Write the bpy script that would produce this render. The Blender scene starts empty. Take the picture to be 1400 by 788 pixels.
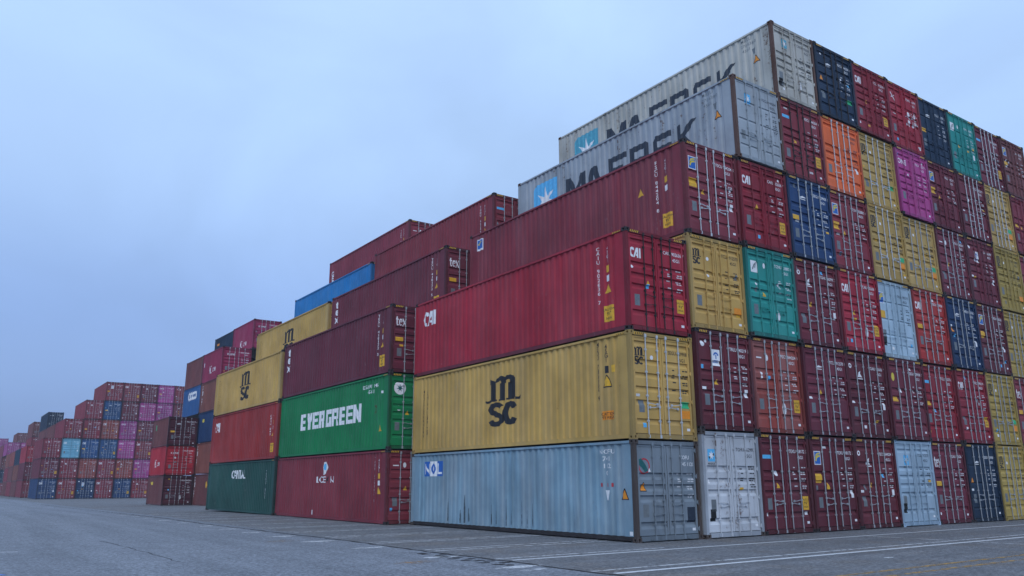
import bpy, bmesh, math, random
from mathutils import Vector, Matrix
random.seed(7)
sc = bpy.context.scene
col = sc.collection

# ------------------------------------------------------------------ camera
yaw, pitch, roll = 0.6130, 0.2406, -0.0038
fwd = Vector((math.sin(yaw)*math.cos(pitch), math.cos(yaw)*math.cos(pitch), math.sin(pitch)))
rt = Vector((math.cos(yaw), -math.sin(yaw), 0)); up = rt.cross(fwd)
R_ = rt*math.cos(roll)+up*math.sin(roll); U_ = -rt*math.sin(roll)+up*math.cos(roll)
cd = bpy.data.cameras.new('camera'); cam = bpy.data.objects.new('camera', cd); col.objects.link(cam)
m = Matrix((R_, U_, -fwd)).transposed().to_4x4(); m.translation = Vector((-14.7807, -15.5189, 1.477))
cam.matrix_world = m
cd.sensor_width = 36.0; cd.lens = 1091.26/1400*36; cd.clip_start = 0.1; cd.clip_end = 6000
sc.camera = cam

# ------------------------------------------------------------------ sky, sun, exposure
SUN_EL, SUN_AZ = math.radians(40), math.radians(216)      # azimuth clockwise from +Y
w = bpy.data.worlds.new('World'); sc.world = w; w.use_nodes = True
nt = w.node_tree; N = nt.nodes; K = nt.links; N.clear()
out = N.new('ShaderNodeOutputWorld'); bg = N.new('ShaderNodeBackground'); bg.inputs[1].default_value = 0.1
sky = N.new('ShaderNodeTexSky'); sky.sky_type = 'NISHITA'; sky.sun_disc = False
sky.sun_elevation = SUN_EL; sky.sun_rotation = SUN_AZ; sky.dust_density = 2.0; sky.air_density = 1.2
tc = N.new('ShaderNodeTexCoord'); sep = N.new('ShaderNodeSeparateXYZ'); K.new(tc.outputs['Generated'], sep.inputs[0])
ramp = N.new('ShaderNodeValToRGB'); ramp.color_ramp.interpolation = 'EASE'
cr = ramp.color_ramp
cr.elements[0].position = 0.0; cr.elements[0].color = (0.185, 0.305, 0.620, 1)
cr.elements[1].position = 1.0; cr.elements[1].color = (0.74, 0.98, 1.42, 1)
for pos, c in ((0.16, (0.285, 0.450, 0.840)), (0.40, (0.482, 0.700, 1.08))):
    e = cr.elements.new(pos); e.color = c+(1,)
K.new(sep.outputs[2], ramp.inputs[0])
mp = N.new('ShaderNodeMapping'); mp.inputs['Scale'].default_value = (1.0, 1.0, 1.5); K.new(tc.outputs['Generated'], mp.inputs[0])
cn = N.new('ShaderNodeTexNoise'); cn.inputs['Scale'].default_value = 2.3; cn.inputs['Detail'].default_value = 5; cn.inputs['Roughness'].default_value = 0.52
cn.inputs['Distortion'].default_value = 0.6; K.new(mp.outputs[0], cn.inputs['Vector'])
mr = N.new('ShaderNodeMapRange'); mr.inputs[1].default_value = 0.3; mr.inputs[2].default_value = 0.7; mr.inputs[3].default_value = 9.4; mr.inputs[4].default_value = 11.6
K.new(cn.outputs[0], mr.inputs[0])
mul = N.new('ShaderNodeVectorMath'); mul.operation = 'SCALE'; K.new(ramp.outputs[0], mul.inputs[0]); K.new(mr.outputs[0], mul.inputs['Scale'])
mix = N.new('ShaderNodeMixRGB'); mix.inputs[0].default_value = 0.88; K.new(sky.outputs[0], mix.inputs[1]); K.new(mul.outputs[0], mix.inputs[2])
K.new(mix.outputs[0], bg.inputs[0]); K.new(bg.outputs[0], out.inputs[0])

sl = bpy.data.lights.new('sun', 'SUN'); sl.energy = 1.15; sl.angle = math.radians(22); sl.color = (0.93, 0.96, 1.0)
so = bpy.data.objects.new('sun', sl); col.objects.link(so)
sd = Vector((math.sin(SUN_AZ)*math.cos(SUN_EL), math.cos(SUN_AZ)*math.cos(SUN_EL), math.sin(SUN_EL)))
so.rotation_euler = sd.to_track_quat('Z', 'Y').to_euler(); so.location = (-40, -40, 60)
vs = sc.view_settings; vs.view_transform = 'Standard'; vs.look = 'None'; vs.exposure = 0.0; vs.gamma = 1.0; vs.use_curve_mapping = False
sc.render.engine = 'CYCLES'
cy = sc.cycles; cy.use_denoising = True; cy.max_bounces = 5; cy.diffuse_bounces = 3; cy.glossy_bounces = 2
cy.transparent_max_bounces = 6; cy.volume_bounces = 0

# ------------------------------------------------------------------ materials
MATS = {}
def principled(name):
    mt = bpy.data.materials.new(name); mt.use_nodes = True
    b = mt.node_tree.nodes['Principled BSDF']
    return mt, mt.node_tree, b
def nd(t, kind, **kw):
    n = t.nodes.new(kind)
    for k, v in kw.items():
        if k in n.inputs: n.inputs[k].default_value = v
        else: setattr(n, k, v)
    return n
def paint(name, rgb, fade=0.25, rust=0.0, dirt=0.35, rough=0.56):
    """weathered container paint: chalky vertical fading, grime streaks, rust freckles"""
    key = 'paint_'+name
    if key in MATS: return MATS[key]
    mt, t, b = principled(key); L = t.links.new
    tc = nd(t, 'ShaderNodeTexCoord'); oi = nd(t, 'ShaderNodeObjectInfo')
    geo = nd(t, 'ShaderNodeNewGeometry')
    # world position keeps parts of one container consistent
    mp = nd(t, 'ShaderNodeMapping'); mp.inputs['Scale'].default_value = (0.8, 0.8, 0.14); L(geo.outputs['Position'], mp.inputs[0])
    n1 = nd(t, 'ShaderNodeTexNoise', Scale=1.6, Detail=6.0, Roughness=0.62); L(mp.outputs[0], n1.inputs['Vector'])
    n2 = nd(t, 'ShaderNodeTexNoise', Scale=0.55, Detail=4.0, Roughness=0.6); L(geo.outputs['Position'], n2.inputs['Vector'])
    n3 = nd(t, 'ShaderNodeTexNoise', Scale=7.0, Detail=7.0, Roughness=0.7); L(geo.outputs['Position'], n3.inputs['Vector'])
    g = sum(rgb)/3
    pale = tuple(c*0.55+g*0.45+0.045 for c in rgb)
    dark = tuple(c*0.42+0.006 for c in rgb)
    r1 = nd(t, 'ShaderNodeMapRange'); r1.inputs[1].default_value = .40; r1.inputs[2].default_value = .68; r1.inputs[3].default_value = 0; r1.inputs[4].default_value = fade; L(n1.outputs[0], r1.inputs[0])
    m1 = nd(t, 'ShaderNodeMixRGB'); m1.inputs[1].default_value = rgb+(1,); m1.inputs[2].default_value = pale+(1,); L(r1.outputs[0], m1.inputs[0])
    # slow tone drift
    r2 = nd(t, 'ShaderNodeMapRange'); r2.inputs[1].default_value = .3; r2.inputs[2].default_value = .7; r2.inputs[3].default_value = .78; r2.inputs[4].default_value = 1.18; L(n2.outputs[0], r2.inputs[0])
    v1 = nd(t, 'ShaderNodeVectorMath', operation='SCALE'); L(m1.outputs[0], v1.inputs[0]); L(r2.outputs[0], v1.inputs['Scale'])
    # grime streaks
    mp2 = nd(t, 'ShaderNodeMapping'); mp2.inputs['Scale'].default_value = (2.4, 2.4, 0.22); mp2.inputs['Location'].default_value = (3.1, 1.7, 0.4); L(geo.outputs['Position'], mp2.inputs[0])
    n4 = nd(t, 'ShaderNodeTexNoise', Scale=1.3, Detail=5.0, Roughness=0.6); L(mp2.outputs[0], n4.inputs['Vector'])
    r3 = nd(t, 'ShaderNodeMapRange'); r3.inputs[1].default_value = .52; r3.inputs[2].default_value = .78; r3.inputs[3].default_value = 0; r3.inputs[4].default_value = dirt; L(n4.outputs[0], r3.inputs[0])
    m2 = nd(t, 'ShaderNodeMixRGB'); m2.inputs[2].default_value = dark+(1,); L(r3.outputs[0], m2.inputs[0]); L(v1.outputs[0], m2.inputs[1])
    last = m2
    # rust freckles and runs
    sm = nd(t, 'ShaderNodeMath', operation='MULTIPLY_ADD'); sm.inputs[1].default_value = .45; L(n4.outputs[0], sm.inputs[0])
    sm2 = nd(t, 'ShaderNodeMath', operation='MULTIPLY'); sm2.inputs[1].default_value = .55; L(n3.outputs[0], sm2.inputs[0]); L(sm2.outputs[0], sm.inputs[2])
    r4 = nd(t, 'ShaderNodeMapRange'); th = .665-rust*.16
    r4.inputs[1].default_value = th; r4.inputs[2].default_value = th+.06; r4.inputs[3].default_value = 0; r4.inputs[4].default_value = .85; L(sm.outputs[0], r4.inputs[0])
    m3 = nd(t, 'ShaderNodeMixRGB'); m3.inputs[2].default_value = (.085, .035, .018, 1); L(r4.outputs[0], m3.inputs[0]); L(last.outputs[0], m3.inputs[1])
    mp3 = nd(t, 'ShaderNodeMapping'); mp3.inputs['Scale'].default_value = (1.0, 1.0, .35); L(geo.outputs['Position'], mp3.inputs[0])
    n6 = nd(t, 'ShaderNodeTexNoise', Scale=16.0, Detail=3.0, Roughness=.5); L(mp3.outputs[0], n6.inputs['Vector'])
    n7 = nd(t, 'ShaderNodeTexNoise', Scale=.9, Detail=2.0); L(geo.outputs['Position'], n7.inputs['Vector'])
    ad = nd(t, 'ShaderNodeMath', operation='MULTIPLY_ADD'); ad.inputs[1].default_value = .6; L(n7.outputs[0], ad.inputs[0]); L(n6.outputs[0], ad.inputs[2])
    r6 = nd(t, 'ShaderNodeMapRange'); r6.inputs[1].default_value = 1.03; r6.inputs[2].default_value = 1.09; r6.inputs[3].default_value = 0; r6.inputs[4].default_value = .6; L(ad.outputs[0], r6.inputs[0])
    m4 = nd(t, 'ShaderNodeMixRGB'); m4.inputs[2].default_value = tuple(c*.6+.10 for c in rgb)+(1,); L(r6.outputs[0], m4.inputs[0]); L(m3.outputs[0], m4.inputs[1])
    L(m4.outputs[0], b.inputs['Base Color'])
    r5 = nd(t, 'ShaderNodeMapRange'); r5.inputs[3].default_value = rough-.08; r5.inputs[4].default_value = rough+.22; L(n3.outputs[0], r5.inputs[0]); L(r5.outputs[0], b.inputs['Roughness'])
    b.inputs['Specular IOR Level'].default_value = .20
    bp = nd(t, 'ShaderNodeBump', Strength=.25, Distance=.012); L(n2.outputs[0], bp.inputs['Height'])
    n5 = nd(t, 'ShaderNodeTexNoise', Scale=2.6, Detail=2.0); L(geo.outputs['Position'], n5.inputs['Vector']); L(n5.outputs[0], bp.inputs['Height'])
    L(bp.outputs[0], b.inputs['Normal'])
    MATS[key] = mt; return mt
def plain(name, rgb, rough=.55, metal=0.0, wear=0.0, alpha_wear=0.0, wscale=9.0, emit=0):
    key = 'mat_'+name
    if key in MATS: return MATS[key]
    mt, t, b = principled(key); L = t.links.new
    b.inputs['Roughness'].default_value = rough; b.inputs['Metallic'].default_value = metal
    b.inputs['Specular IOR Level'].default_value = .3
    geo = nd(t, 'ShaderNodeNewGeometry')
    n = nd(t, 'ShaderNodeTexNoise', Scale=wscale, Detail=5.0, Roughness=.65); L(geo.outputs['Position'], n.inputs['Vector'])
    r = nd(t, 'ShaderNodeMapRange'); r.inputs[1].default_value = .35; r.inputs[2].default_value = .7; r.inputs[3].default_value = 1.05; r.inputs[4].default_value = 1-.45*wear; L(n.outputs[0], r.inputs[0])
    v = nd(t, 'ShaderNodeVectorMath', operation='SCALE'); v.inputs[0].default_value = rgb; L(r.outputs[0], v.inputs['Scale']); L(v.outputs[0], b.inputs['Base Color'])
    if alpha_wear:
        r2 = nd(t, 'ShaderNodeMapRange'); r2.inputs[1].default_value = .62-.3*alpha_wear; r2.inputs[2].default_value = .74-.3*alpha_wear; r2.inputs[3].default_value = .95; r2.inputs[4].default_value = .04
        n2 = nd(t, 'ShaderNodeTexNoise', Scale=wscale*.7, Detail=8.0, Roughness=.75); L(geo.outputs['Position'], n2.inputs['Vector'])
        L(n2.outputs[0], r2.inputs[0]); L(r2.outputs[0], b.inputs['Alpha'])
    MATS[key] = mt; return mt

PAL = dict(deepcrimson=(.235, .020, .034), blackmaroon=(.080, .020, .030), brightred=(.42, .020, .034), mauve=(.37, .060, .23), dullblue=(.022, .075, .19), oxblood=(.125, .022, .031),  # oxblood: the maroon paint, with the door wall's shade put into its colour
 maroon=(.212, .033, .046), darkmaroon=(.145, .027, .041), brick=(.270, .055, .045), crimson=(.295, .022, .040), red=(.36, .035, .032),
 yellow=(.455, .298, .088), olive=(.40, .285, .068), green=(.008, .165, .055), darkgreen=(.022, .085, .068), teal=(.02, .26, .23),
 navy=(.014, .042, .115), darknavy=(.012, .030, .062), blue=(.02, .095, .27), skyblue=(.015, .22, .55), lightblue=(.33, .47, .60),
 nolblue=(.185, .300, .375), nolgrey=(.175, .215, .25), mgrey=(.32, .375, .42), cream=(.42, .41, .365), greyblue=(.36, .47, .54),
 whitegrey=(.40, .44, .49), orange=(.74, .135, .035), magenta=(.44, .060, .26), pinkred=(.30, .028, .080), brown=(.165, .052, .050),
 rustbrown=(.19, .06, .045), seablue=(.16, .40, .52))
WEAR = dict(nolblue=(.8, .10, .6), mgrey=(.4, .42, .55), cream=(.45, .55, .6), whitegrey=(.35, .5, .35), nolgrey=(.3, .2, .45), greyblue=(.25, .15, .3),
 crimson=(.30, .12, .28), brick=(.5, .18, .5), yellow=(.16, .08, .24), olive=(.2, .12, .35))
def pm(c, var=0):
    if var:
        rv = random.Random(c+str(var)); k = rv.uniform(.80, 1.16); hs = rv.uniform(-.05, .05)
        f, r, d = WEAR.get(c, (.20, .08, .28)); q = PAL[c]
        return paint('%s_%d' % (c, var), (q[0]*k*(1+hs), q[1]*k, q[2]*k*(1-hs)), min(1, f*rv.uniform(.6, 1.7)), min(.8, r+rv.uniform(0, .16)), min(.9, d*rv.uniform(.6, 1.5)))
    f, r, d = WEAR.get(c, (.20, .08, .28))
    return paint(c, PAL[c], f, r, d)
def shaded_grimy(c):  # shade on the door frame put into the colour, plus grime and rust
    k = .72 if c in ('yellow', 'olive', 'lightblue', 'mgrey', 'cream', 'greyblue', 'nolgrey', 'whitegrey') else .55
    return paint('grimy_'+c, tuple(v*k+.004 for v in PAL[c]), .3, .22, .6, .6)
WORN = paint('worn_steel', (.072, .056, .050), .35, .45, .5, .7)
RUSTY = paint('rusty_steel', (.10, .055, .042), .3, .75, .5, .7)
DARKST = paint('grimy_steel', (.030, .026, .027), .3, .35, .4, .65)
GALV = plain('galvanised', (.40, .42, .435), .45, .35, .6, wscale=14)
BRIGHT = plain('bright_galvanised', (.52, .545, .56), .4, .3, .4, wscale=14)
WHITE = plain('white_print', (.74, .75, .76), .6, 0, .35)
DIM = plain('faded_white_print', (.60, .61, .62), .6, 0, .5, .2, 12)
BLACK = plain('black_print', (.016, .016, .02), .55, 0, .2)
DNAVY = plain('dark_blue_print', (.022, .032, .050), .55, 0, .3)
YEL = plain('yellow_sticker', (.68, .38, .03), .5, 0, .4)
ORG = plain('orange_sticker', (.75, .26, .02), .5, 0, .3)
LBLUE = plain('light_blue_print', (.10, .43, .72), .55, 0, .3)
LBLUE2 = plain('faded_teal_blue_print', (.08, .35, .46), .6, 0, .5)
BLUEP = plain('blue_print', (.02, .12, .42), .5, 0, .3)
GREENP = plain('green_print', (.03, .38, .16), .5, 0, .3)
TEALP = plain('deep_teal_print', (.015, .11, .11), .5, 0, .3)
REDP = plain('red_print', (.45, .035, .05), .5, 0, .3)
PLATE = plain('grey_plate', (.17, .19, .20), .5, .2, .5)
RUBBER = plain('black_rubber', (.012, .012, .013), .7)
GOLD = plain('gold_print', (.62, .50, .06), .5, 0, .3)

# ------------------------------------------------------------------ mesh helpers
class MB:
    def __init__(s): s.v = []; s.f = []; s.m = []
    def quad(s, a, b, c, d, mi=0):
        i = len(s.v); s.v += [a, b, c, d]; s.f.append((i, i+1, i+2, i+3)); s.m.append(mi)
    def box(s, x0, x1, y0, y1, z0, z1, mi=0):
        i = len(s.v)
        s.v += [(x0, y0, z0), (x1, y0, z0), (x1, y1, z0), (x0, y1, z0), (x0, y0, z1), (x1, y0, z1), (x1, y1, z1), (x0, y1, z1)]
        for f in ((0, 3, 2, 1), (4, 5, 6, 7), (0, 1, 5, 4), (1, 2, 6, 5), (2, 3, 7, 6), (3, 0, 4, 7)):
            s.f.append(tuple(i+k for k in f)); s.m.append(mi)
    def tube_z(s, x, y, r, z0, z1, n=8, mi=0):
        i = len(s.v)
        for z in (z0, z1):
            for k in range(n):
                a = 2*math.pi*k/n; s.v.append((x+r*math.cos(a), y+r*math.sin(a), z))
        for k in range(n):
            k2 = (k+1) % n; s.f.append((i+k, i+k2, i+n+k2, i+n+k)); s.m.append(mi)
        s.f.append(tuple(i+n+k for k in range(n))); s.m.append(mi)
        s.f.append(tuple(i+n-1-k for k in range(n))); s.m.append(mi)
    def mesh(s, name):
        me = bpy.data.meshes.new(name); me.from_pydata(s.v, [], s.f); me.update()
        if any(s.m): me.polygons.foreach_set('material_index', s.m)
        return me
CACHE = {}
def cached(fn):
    def g(*a):
        k = (fn.__name__,)+a
        if k not in CACHE: CACHE[k] = fn(*a)
        return CACHE[k]
    return g
def add(name, me, mat, parent=None, loc=None):
    o = bpy.data.objects.new(name, me); col.objects.link(o)
    mats = mat if isinstance(mat, (list, tuple)) else [mat]
    if len(me.materials) < len(mats):
        for k in range(len(mats)-len(me.materials)): me.materials.append(None)
    for k, mm in enumerate(mats):
        o.material_slots[k].link = 'OBJECT'; o.material_slots[k].material = mm
    if parent is not None: o.parent = parent
    if loc: o.location = loc
    return o

# ------------------------------------------------------------------ flat print shapes (u right, v up): list of polygons
def rect(u0, u1, v0, v1): return [[(u0, v0), (u1, v0), (u1, v1), (u0, v1)]]
def xf(sh, s=1, du=0, dv=0, sv=None):
    sv = s if sv is None else sv
    return [[(u*s+du, v*sv+dv) for u, v in p] for p in sh]
def disc(u, v, r, n=14, rv=None):
    rv = rv or r; return [[(u+r*math.cos(2*math.pi*k/n), v+rv*math.sin(2*math.pi*k/n)) for k in range(n)]]
def ring(u, v, r0, r1, n=16):
    P = lambda r, k: (u+r*math.cos(2*math.pi*k/n), v+r*math.sin(2*math.pi*k/n))
    return [[P(r0, k), P(r1, k), P(r1, k+1), P(r0, k+1)] for k in range(n)]
def ribbon(pts, wd):
    """mitred band of width wd (number or list) along a polyline"""
    n = len(pts); W_ = (list(wd)+[wd[-1]]*n) if isinstance(wd, (list, tuple)) else [wd]*n; Ls = []; Rs = []
    for i, (x, y) in enumerate(pts):
        a = pts[max(i-1, 0)]; b = pts[min(i+1, n-1)]
        d1 = Vector((x-a[0], y-a[1])); d2 = Vector((b[0]-x, b[1]-y))
        if d1.length < 1e-9: d1 = d2
        if d2.length < 1e-9: d2 = d1
        d1.normalize(); d2.normalize(); t = (d1+d2).normalized(); nn = Vector((-t.y, t.x))
        k = W_[i]/2/max(.45, nn.dot(Vector((-d1.y, d1.x))))
        Ls.append((x+nn.x*k, y+nn.y*k)); Rs.append((x-nn.x*k, y-nn.y*k))
    return [[Rs[i], Rs[i+1], Ls[i+1], Ls[i]] for i in range(n-1)]
def arc(cx, cy, rx, ry, a0, a1, n=8):
    return [(cx+rx*math.cos(math.radians(a0+(a1-a0)*k/n)), cy+ry*math.sin(math.radians(a0+(a1-a0)*k/n))) for k in range(n+1)]
TXT = {}
def text(s, size=1.0, bold=0.0, wide=1.0, line=1.0, center=True):
    key = (s, bold, line)
    if key not in TXT:
        cu = bpy.data.curves.new('txt', 'FONT'); cu.body = s; cu.size = 1.38; cu.offset = bold; cu.resolution_u = 2; cu.space_line = line
        cu.align_x = 'CENTER'; cu.fill_mode = 'FRONT'
        ob = bpy.data.objects.new('txt', cu)
        me = bpy.data.meshes.new_from_object(ob)
        V = [v.co for v in me.vertices]; P = [[(V[i].x, V[i].y) for i in p.vertices] for p in me.polygons]
        bpy.data.objects.remove(ob); bpy.data.curves.remove(cu); bpy.data.meshes.remove(me)
        vs_ = [q[1] for p in P for q in p]; mid = (max(vs_)+min(vs_))/2
        TXT[key] = [[(u, v-mid) for u, v in p] for p in P]
    return [[(u*size*wide, v*size) for u, v in p] for p in TXT[key]]
def fit(sh, w_, h_):
    us = [q[0] for p in sh for q in p]; vs_ = [q[1] for p in sh for q in p]
    a, b, c, d = min(us), max(us), min(vs_), max(vs_)
    return [[((u-(a+b)/2)*w_/(b-a), (v-(c+d)/2)*h_/(d-c)) for u, v in p] for p in sh]
def stack(s, size, bold=0.0, pitch=1.0, wide=1.0):
    o = []
    for i, ch in enumerate(s):
        if ch == ' ': continue
        o += xf(text(ch, size, bold, wide), 1, 0, -(i-(len(s)-1)/2)*size*pitch)
    return o
def vtext(s, size, bold=0.0):          # text turned a quarter, reading downwards
    return [[(v, -u) for u, v in p] for p in text(s, size, bold)]

M_ = [[(0, 0), (.23, 0), (.23, .60), (0, 1)], [(0, 1), (.23, .60), (.5, .12), (.5, .50), (.24, 1)], [(.5, .12), (.77, .60), (1, 1), (.76, 1), (.5, .50)], [(.77, 0), (1, 0), (1, 1), (.77, .60)]]
A_ = [[(0, 0), (.24, 0), (.5, .70), (.64, 1), (.36, 1)], [(.76, 0), (1, 0), (.64, 1), (.5, .70)], [(.36, .18), (.64, .18), (.575, .36), (.425, .36)]]
E_ = [[(0, 0), (.24, 0), (.24, 1), (0, 1)], [(.24, 0), (.86, 0), (.86, .2), (.24, .2)], [(.24, .4), (.78, .4), (.78, .6), (.24, .6)], [(.24, .8), (.95, .8), (.95, 1), (.24, 1)]]
Rr_ = [[(0, 0), (.24, 0), (.24, 1), (0, 1)], [(.24, .8), (.76, .8), (.92, .94), (.84, 1), (.24, 1)], [(.70, .56), (.94, .56), (.94, .92), (.92, .94), (.76, .8), (.70, .75)], [(.24, .36), (.94, .36), (.94, .56), (.24, .56)], [(.55, .36), (.72, 0), (.98, 0), (.80, .36)]]
S_ = [[(.06, .8), (.96, .8), (.96, 1), (.14, 1), (.0, .86)], [(0, .60), (.24, .60), (.24, .8), (.06, .8), (0, .86)], [(0, .4), (.96, .4), (.96, .6), (0, .6)], [(.72, .2), (.96, .2), (.96, .4), (.72, .4)], [(0, 0), (.88, 0), (.96, .08), (.96, .2), (0, .2)]]
K_ = [[(0, 0), (.24, 0), (.24, 1.0), (0, 1.0)], [(.24, .38), (.52, .56), (1.20, 1.0), (.80, 1.0), (.24, .66)], [(.52, .56), (.36, .457), (.80, 0), (1.14, 0)]]
V_ = [[(0, 1), (.3, 1), (.5, .45), (.5, .02), (.36, .02)], [(.5, .02), (.5, .45), (.7, 1), (1, 1), (.64, .02)]]
def word(letters, gap, lw):
    o = []; u = 0
    for g, wdt in letters:
        o += [[(u+a*wdt, b) for a, b in p] for p in g]; u += wdt+gap
    return o, u-gap
def maersk_word(): return word([(M_, 1.15), (A_, 1.1), (E_, .95), (Rr_, .98), (S_, .95), (K_, .95)], .22, 1)
Eb = [[(0, 0), (.36, 0), (.36, 1), (0, 1)], [(.36, 0), (.95, 0), (.95, .22), (.36, .22)], [(.36, .41), (.88, .41), (.88, .60), (.36, .60)], [(.36, .79), (.95, .79), (.95, 1), (.36, 1)]]
Vb = [[(-.05, 1), (.34, 1), (.5, .58), (.5, 0), (.28, 0), (.28, .42)], [(.5, 0), (.5, .58), (.66, 1), (1.05, 1), (.72, .42), (.72, 0)]]
Rb = [[(0, 0), (.36, 0), (.36, 1), (0, 1)], [(.36, .76), (.95, .76), (.95, 1), (.36, 1)], [(.62, .55), (.95, .55), (.95, .76), (.62, .76)], [(.36, .38), (.95, .38), (.95, .55), (.36, .55)], [(.60, 0), (.98, 0), (.90, .38), (.58, .38)]]
Gb = [[(0, 0), (.36, 0), (.36, 1), (0, 1)], [(.36, .74), (.95, .74), (.95, 1), (.36, 1)], [(.36, 0), (.95, 0), (.95, .24), (.36, .24)], [(.64, .24), (.95, .24), (.95, .56), (.52, .56), (.52, .42), (.64, .42)]]
Nb = [[(0, 0), (.34, 0), (.34, .48), (.34, 1), (0, 1)], [(.34, .48), (.66, 0), (.66, .52), (.34, 1)], [(.66, 0), (1, 0), (1, 1), (.66, 1), (.66, .52)]]
def evergreen_word(): return word([(Eb, .95), (Vb, .95), (Eb, .95), (Rb, .95), (Gb, .95), (Rb, .95), (Eb, .95), (Eb, .95), (Nb, 1.0)], .10, 1)
def cai_logo():
    o = ribbon([(.60, .70), (.56, .84), (.40, .89), (.20, .80), (.13, .5), (.20, .20), (.38, .11), (.50, .11)], .23)
    o += [[(.52, 0), (.74, 0), (1.08, .62), (1.08, 1), (.98, 1)], [(1.08, 0), (1.30, 0), (1.30, 1), (1.08, 1)], [(.90, .18), (1.08, .18), (1.08, .34), (.98, .34)]]
    o += rect(1.42, 1.64, 0, 1); return xf(o, 1, -.82, -.5)
def tex_logo():
    o = rect(.10, .30, .16, 1.0)+rect(-.02, .10, .62, .74)+rect(.30, .50, .62, .74)+[[(.02, .74), (.10, .74), (.10, .95)]]+ribbon([(.20, .17), (.26, .06), (.38, .04), (.50, .12)], [.19, .14, .10, .06])
    o += ribbon(arc(.86, .37, .24, .33, 8, 325, 14), [.09, .12, .14, .16, .18, .19, .19, .18, .17, .15, .13, .11, .09, .07, .06])+rect(.74, 1.02, .38, .46)
    o += ribbon([(1.22, .74), (1.78, 0)], .17)+ribbon([(1.74, .74), (1.56, .46)], .08)+ribbon([(1.44, .30), (1.22, 0)], .08)
    o += rect(1.14, 1.40, .742, .80)+rect(1.62, 1.86, .742, .80)+rect(1.12, 1.34, -.06, -.002)+rect(1.62, 1.88, -.06, -.002)
    return xf(o, 1, -.92, -.42)
def star7(R, r, rot=90):
    P = [(q*math.cos(math.radians(rot+k*180/7)), q*math.sin(math.radians(rot+k*180/7))) for k in range(14) for q in ((R if k % 2 == 0 else r),)]
    return [P]
def msc_logo():
    o = []
    # m: three stems, two arches, swash feet
    for x in (.16, .46, .76): o += rect(x, x+.18, 1.10, 1.72)
    o += [[(.10, 1.72), (.34, 1.72), (.34, 1.80), (.16, 1.92), (.10, 1.98)]]
    o += ribbon([(.34, 1.78)]+arc(.50, 1.74, .13, .19, 130, 0, 5)+[(.63, 1.70)], [.06, .12, .17, .18, .18, .18, .18, .18])
    o += ribbon([(.66, 1.78)]+arc(.80, 1.74, .13, .19, 130, 0, 5)+[(.93, 1.66)], [.06, .12, .17, .18, .18, .18, .18, .18])
    o = [p for p in o if True]
    o += rect(.94, 1.02, 1.10, 1.66)
    o += ribbon([(.16, 1.06), (.02, 1.02), (-.08, 1.08)], [.10, .09, .04])
    o += ribbon([(1.02, 1.06), (1.14, 1.04), (1.22, 1.14)], [.10, .09, .04])
    for x in (.12, .42, .72): o += rect(x, x+.26, 1.03, 1.10)
    # s and c
    o += ribbon(arc(.33, .72, .20, .17, 20, 180, 8)+arc(.33, .72, .20, .17, 190, 262, 4)+arc(.33, .30, .20, .18, 85, -10, 5)+arc(.33, .30, .20, .19, -20, -170, 8), .19)
    o += ribbon(arc(.85, .50, .19, .36, 35, 325, 16), .20)
    return xf(o, 1, -.59, -1.0)

# ---- laying print on a profiled surface
def conform(sh, breaks, axis, place):
    bm = bmesh.new()
    for p in sh:
        vs_ = [bm.verts.new((u, v, 0)) for u, v in p]
        try: bm.faces.new(vs_)
        except ValueError: pass
    c = [q[axis] for p in sh for q in p]; lo, hi = min(c), max(c)
    nrm = (1, 0, 0) if axis == 0 else (0, 1, 0)
    for b_ in breaks:
        if lo+1e-4 < b_ < hi-1e-4:
            bmesh.ops.bisect_plane(bm, geom=bm.verts[:]+bm.edges[:]+bm.faces[:], plane_co=(b_, 0, 0) if axis == 0 else (0, b_, 0), plane_no=nrm, dist=1e-6)
    bmesh.ops.triangulate(bm, faces=[f for f in bm.faces if len(f.verts) > 4])
    for v in bm.verts: v.co = place(v.co.x, v.co.y)
    me = bpy.data.meshes.new('print'); bm.to_mesh(me); bm.free(); return me

# ------------------------------------------------------------------ container geometry
W = 2.438
PIT = dict(fl=.072, sl=.068)
@cached
def side_profile(L):
    """(y, x) polyline of the corrugated side wall, door end first"""
    p = [(.10, .030), (.50, .030)]
    n = int((L-1.0-.07)/.280); per = (L-1.0)/n; y = .50; k = per/.280
    for i in range(n):
        p += [(y+.048*k, .068), (y+.140*k, .068), (y+.188*k, .030), (y+.280*k, .030)]; y += per
    p.append((L-.10, .030)); return p
def prof_x(L, y):
    p = side_profile(L)
    for (a, xa), (b, xb) in zip(p, p[1:]):
        if a <= y <= b: return xa+(xb-xa)*(y-a)/max(b-a, 1e-9)
    return .030
@cached
def side_mesh(L, h, right):
    mb = MB(); p = side_profile(L); z0, z1 = .145, h-.075
    for (a, xa), (b, xb) in zip(p, p[1:]):
        if right: mb.quad((W-xa, a, z0), (W-xb, b, z0), (W-xb, b, z1), (W-xa, a, z1))
        else: mb.quad((xb, b, z0), (xa, a, z0), (xa, a, z1), (xb, b, z1))
    return mb.mesh('side_wall')
@cached
def front_mesh(L, h):
    mb = MB(); p = [(.10, 0)]; n = 8; per = (W-.2)/n; x = .10
    for i in range(n): p += [(x+per*.25, .045), (x+per*.5, .045), (x+per*.75, 0), (x+per, 0)]; x += per
    for (a, ya), (b, yb) in zip(p, p[1:]): mb.quad((b, L-.02-yb, .14), (a, L-.02-ya, .14), (a, L-.02-ya, h-.08), (b, L-.02-yb, h-.08))
    return mb.mesh('front_wall')
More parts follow.
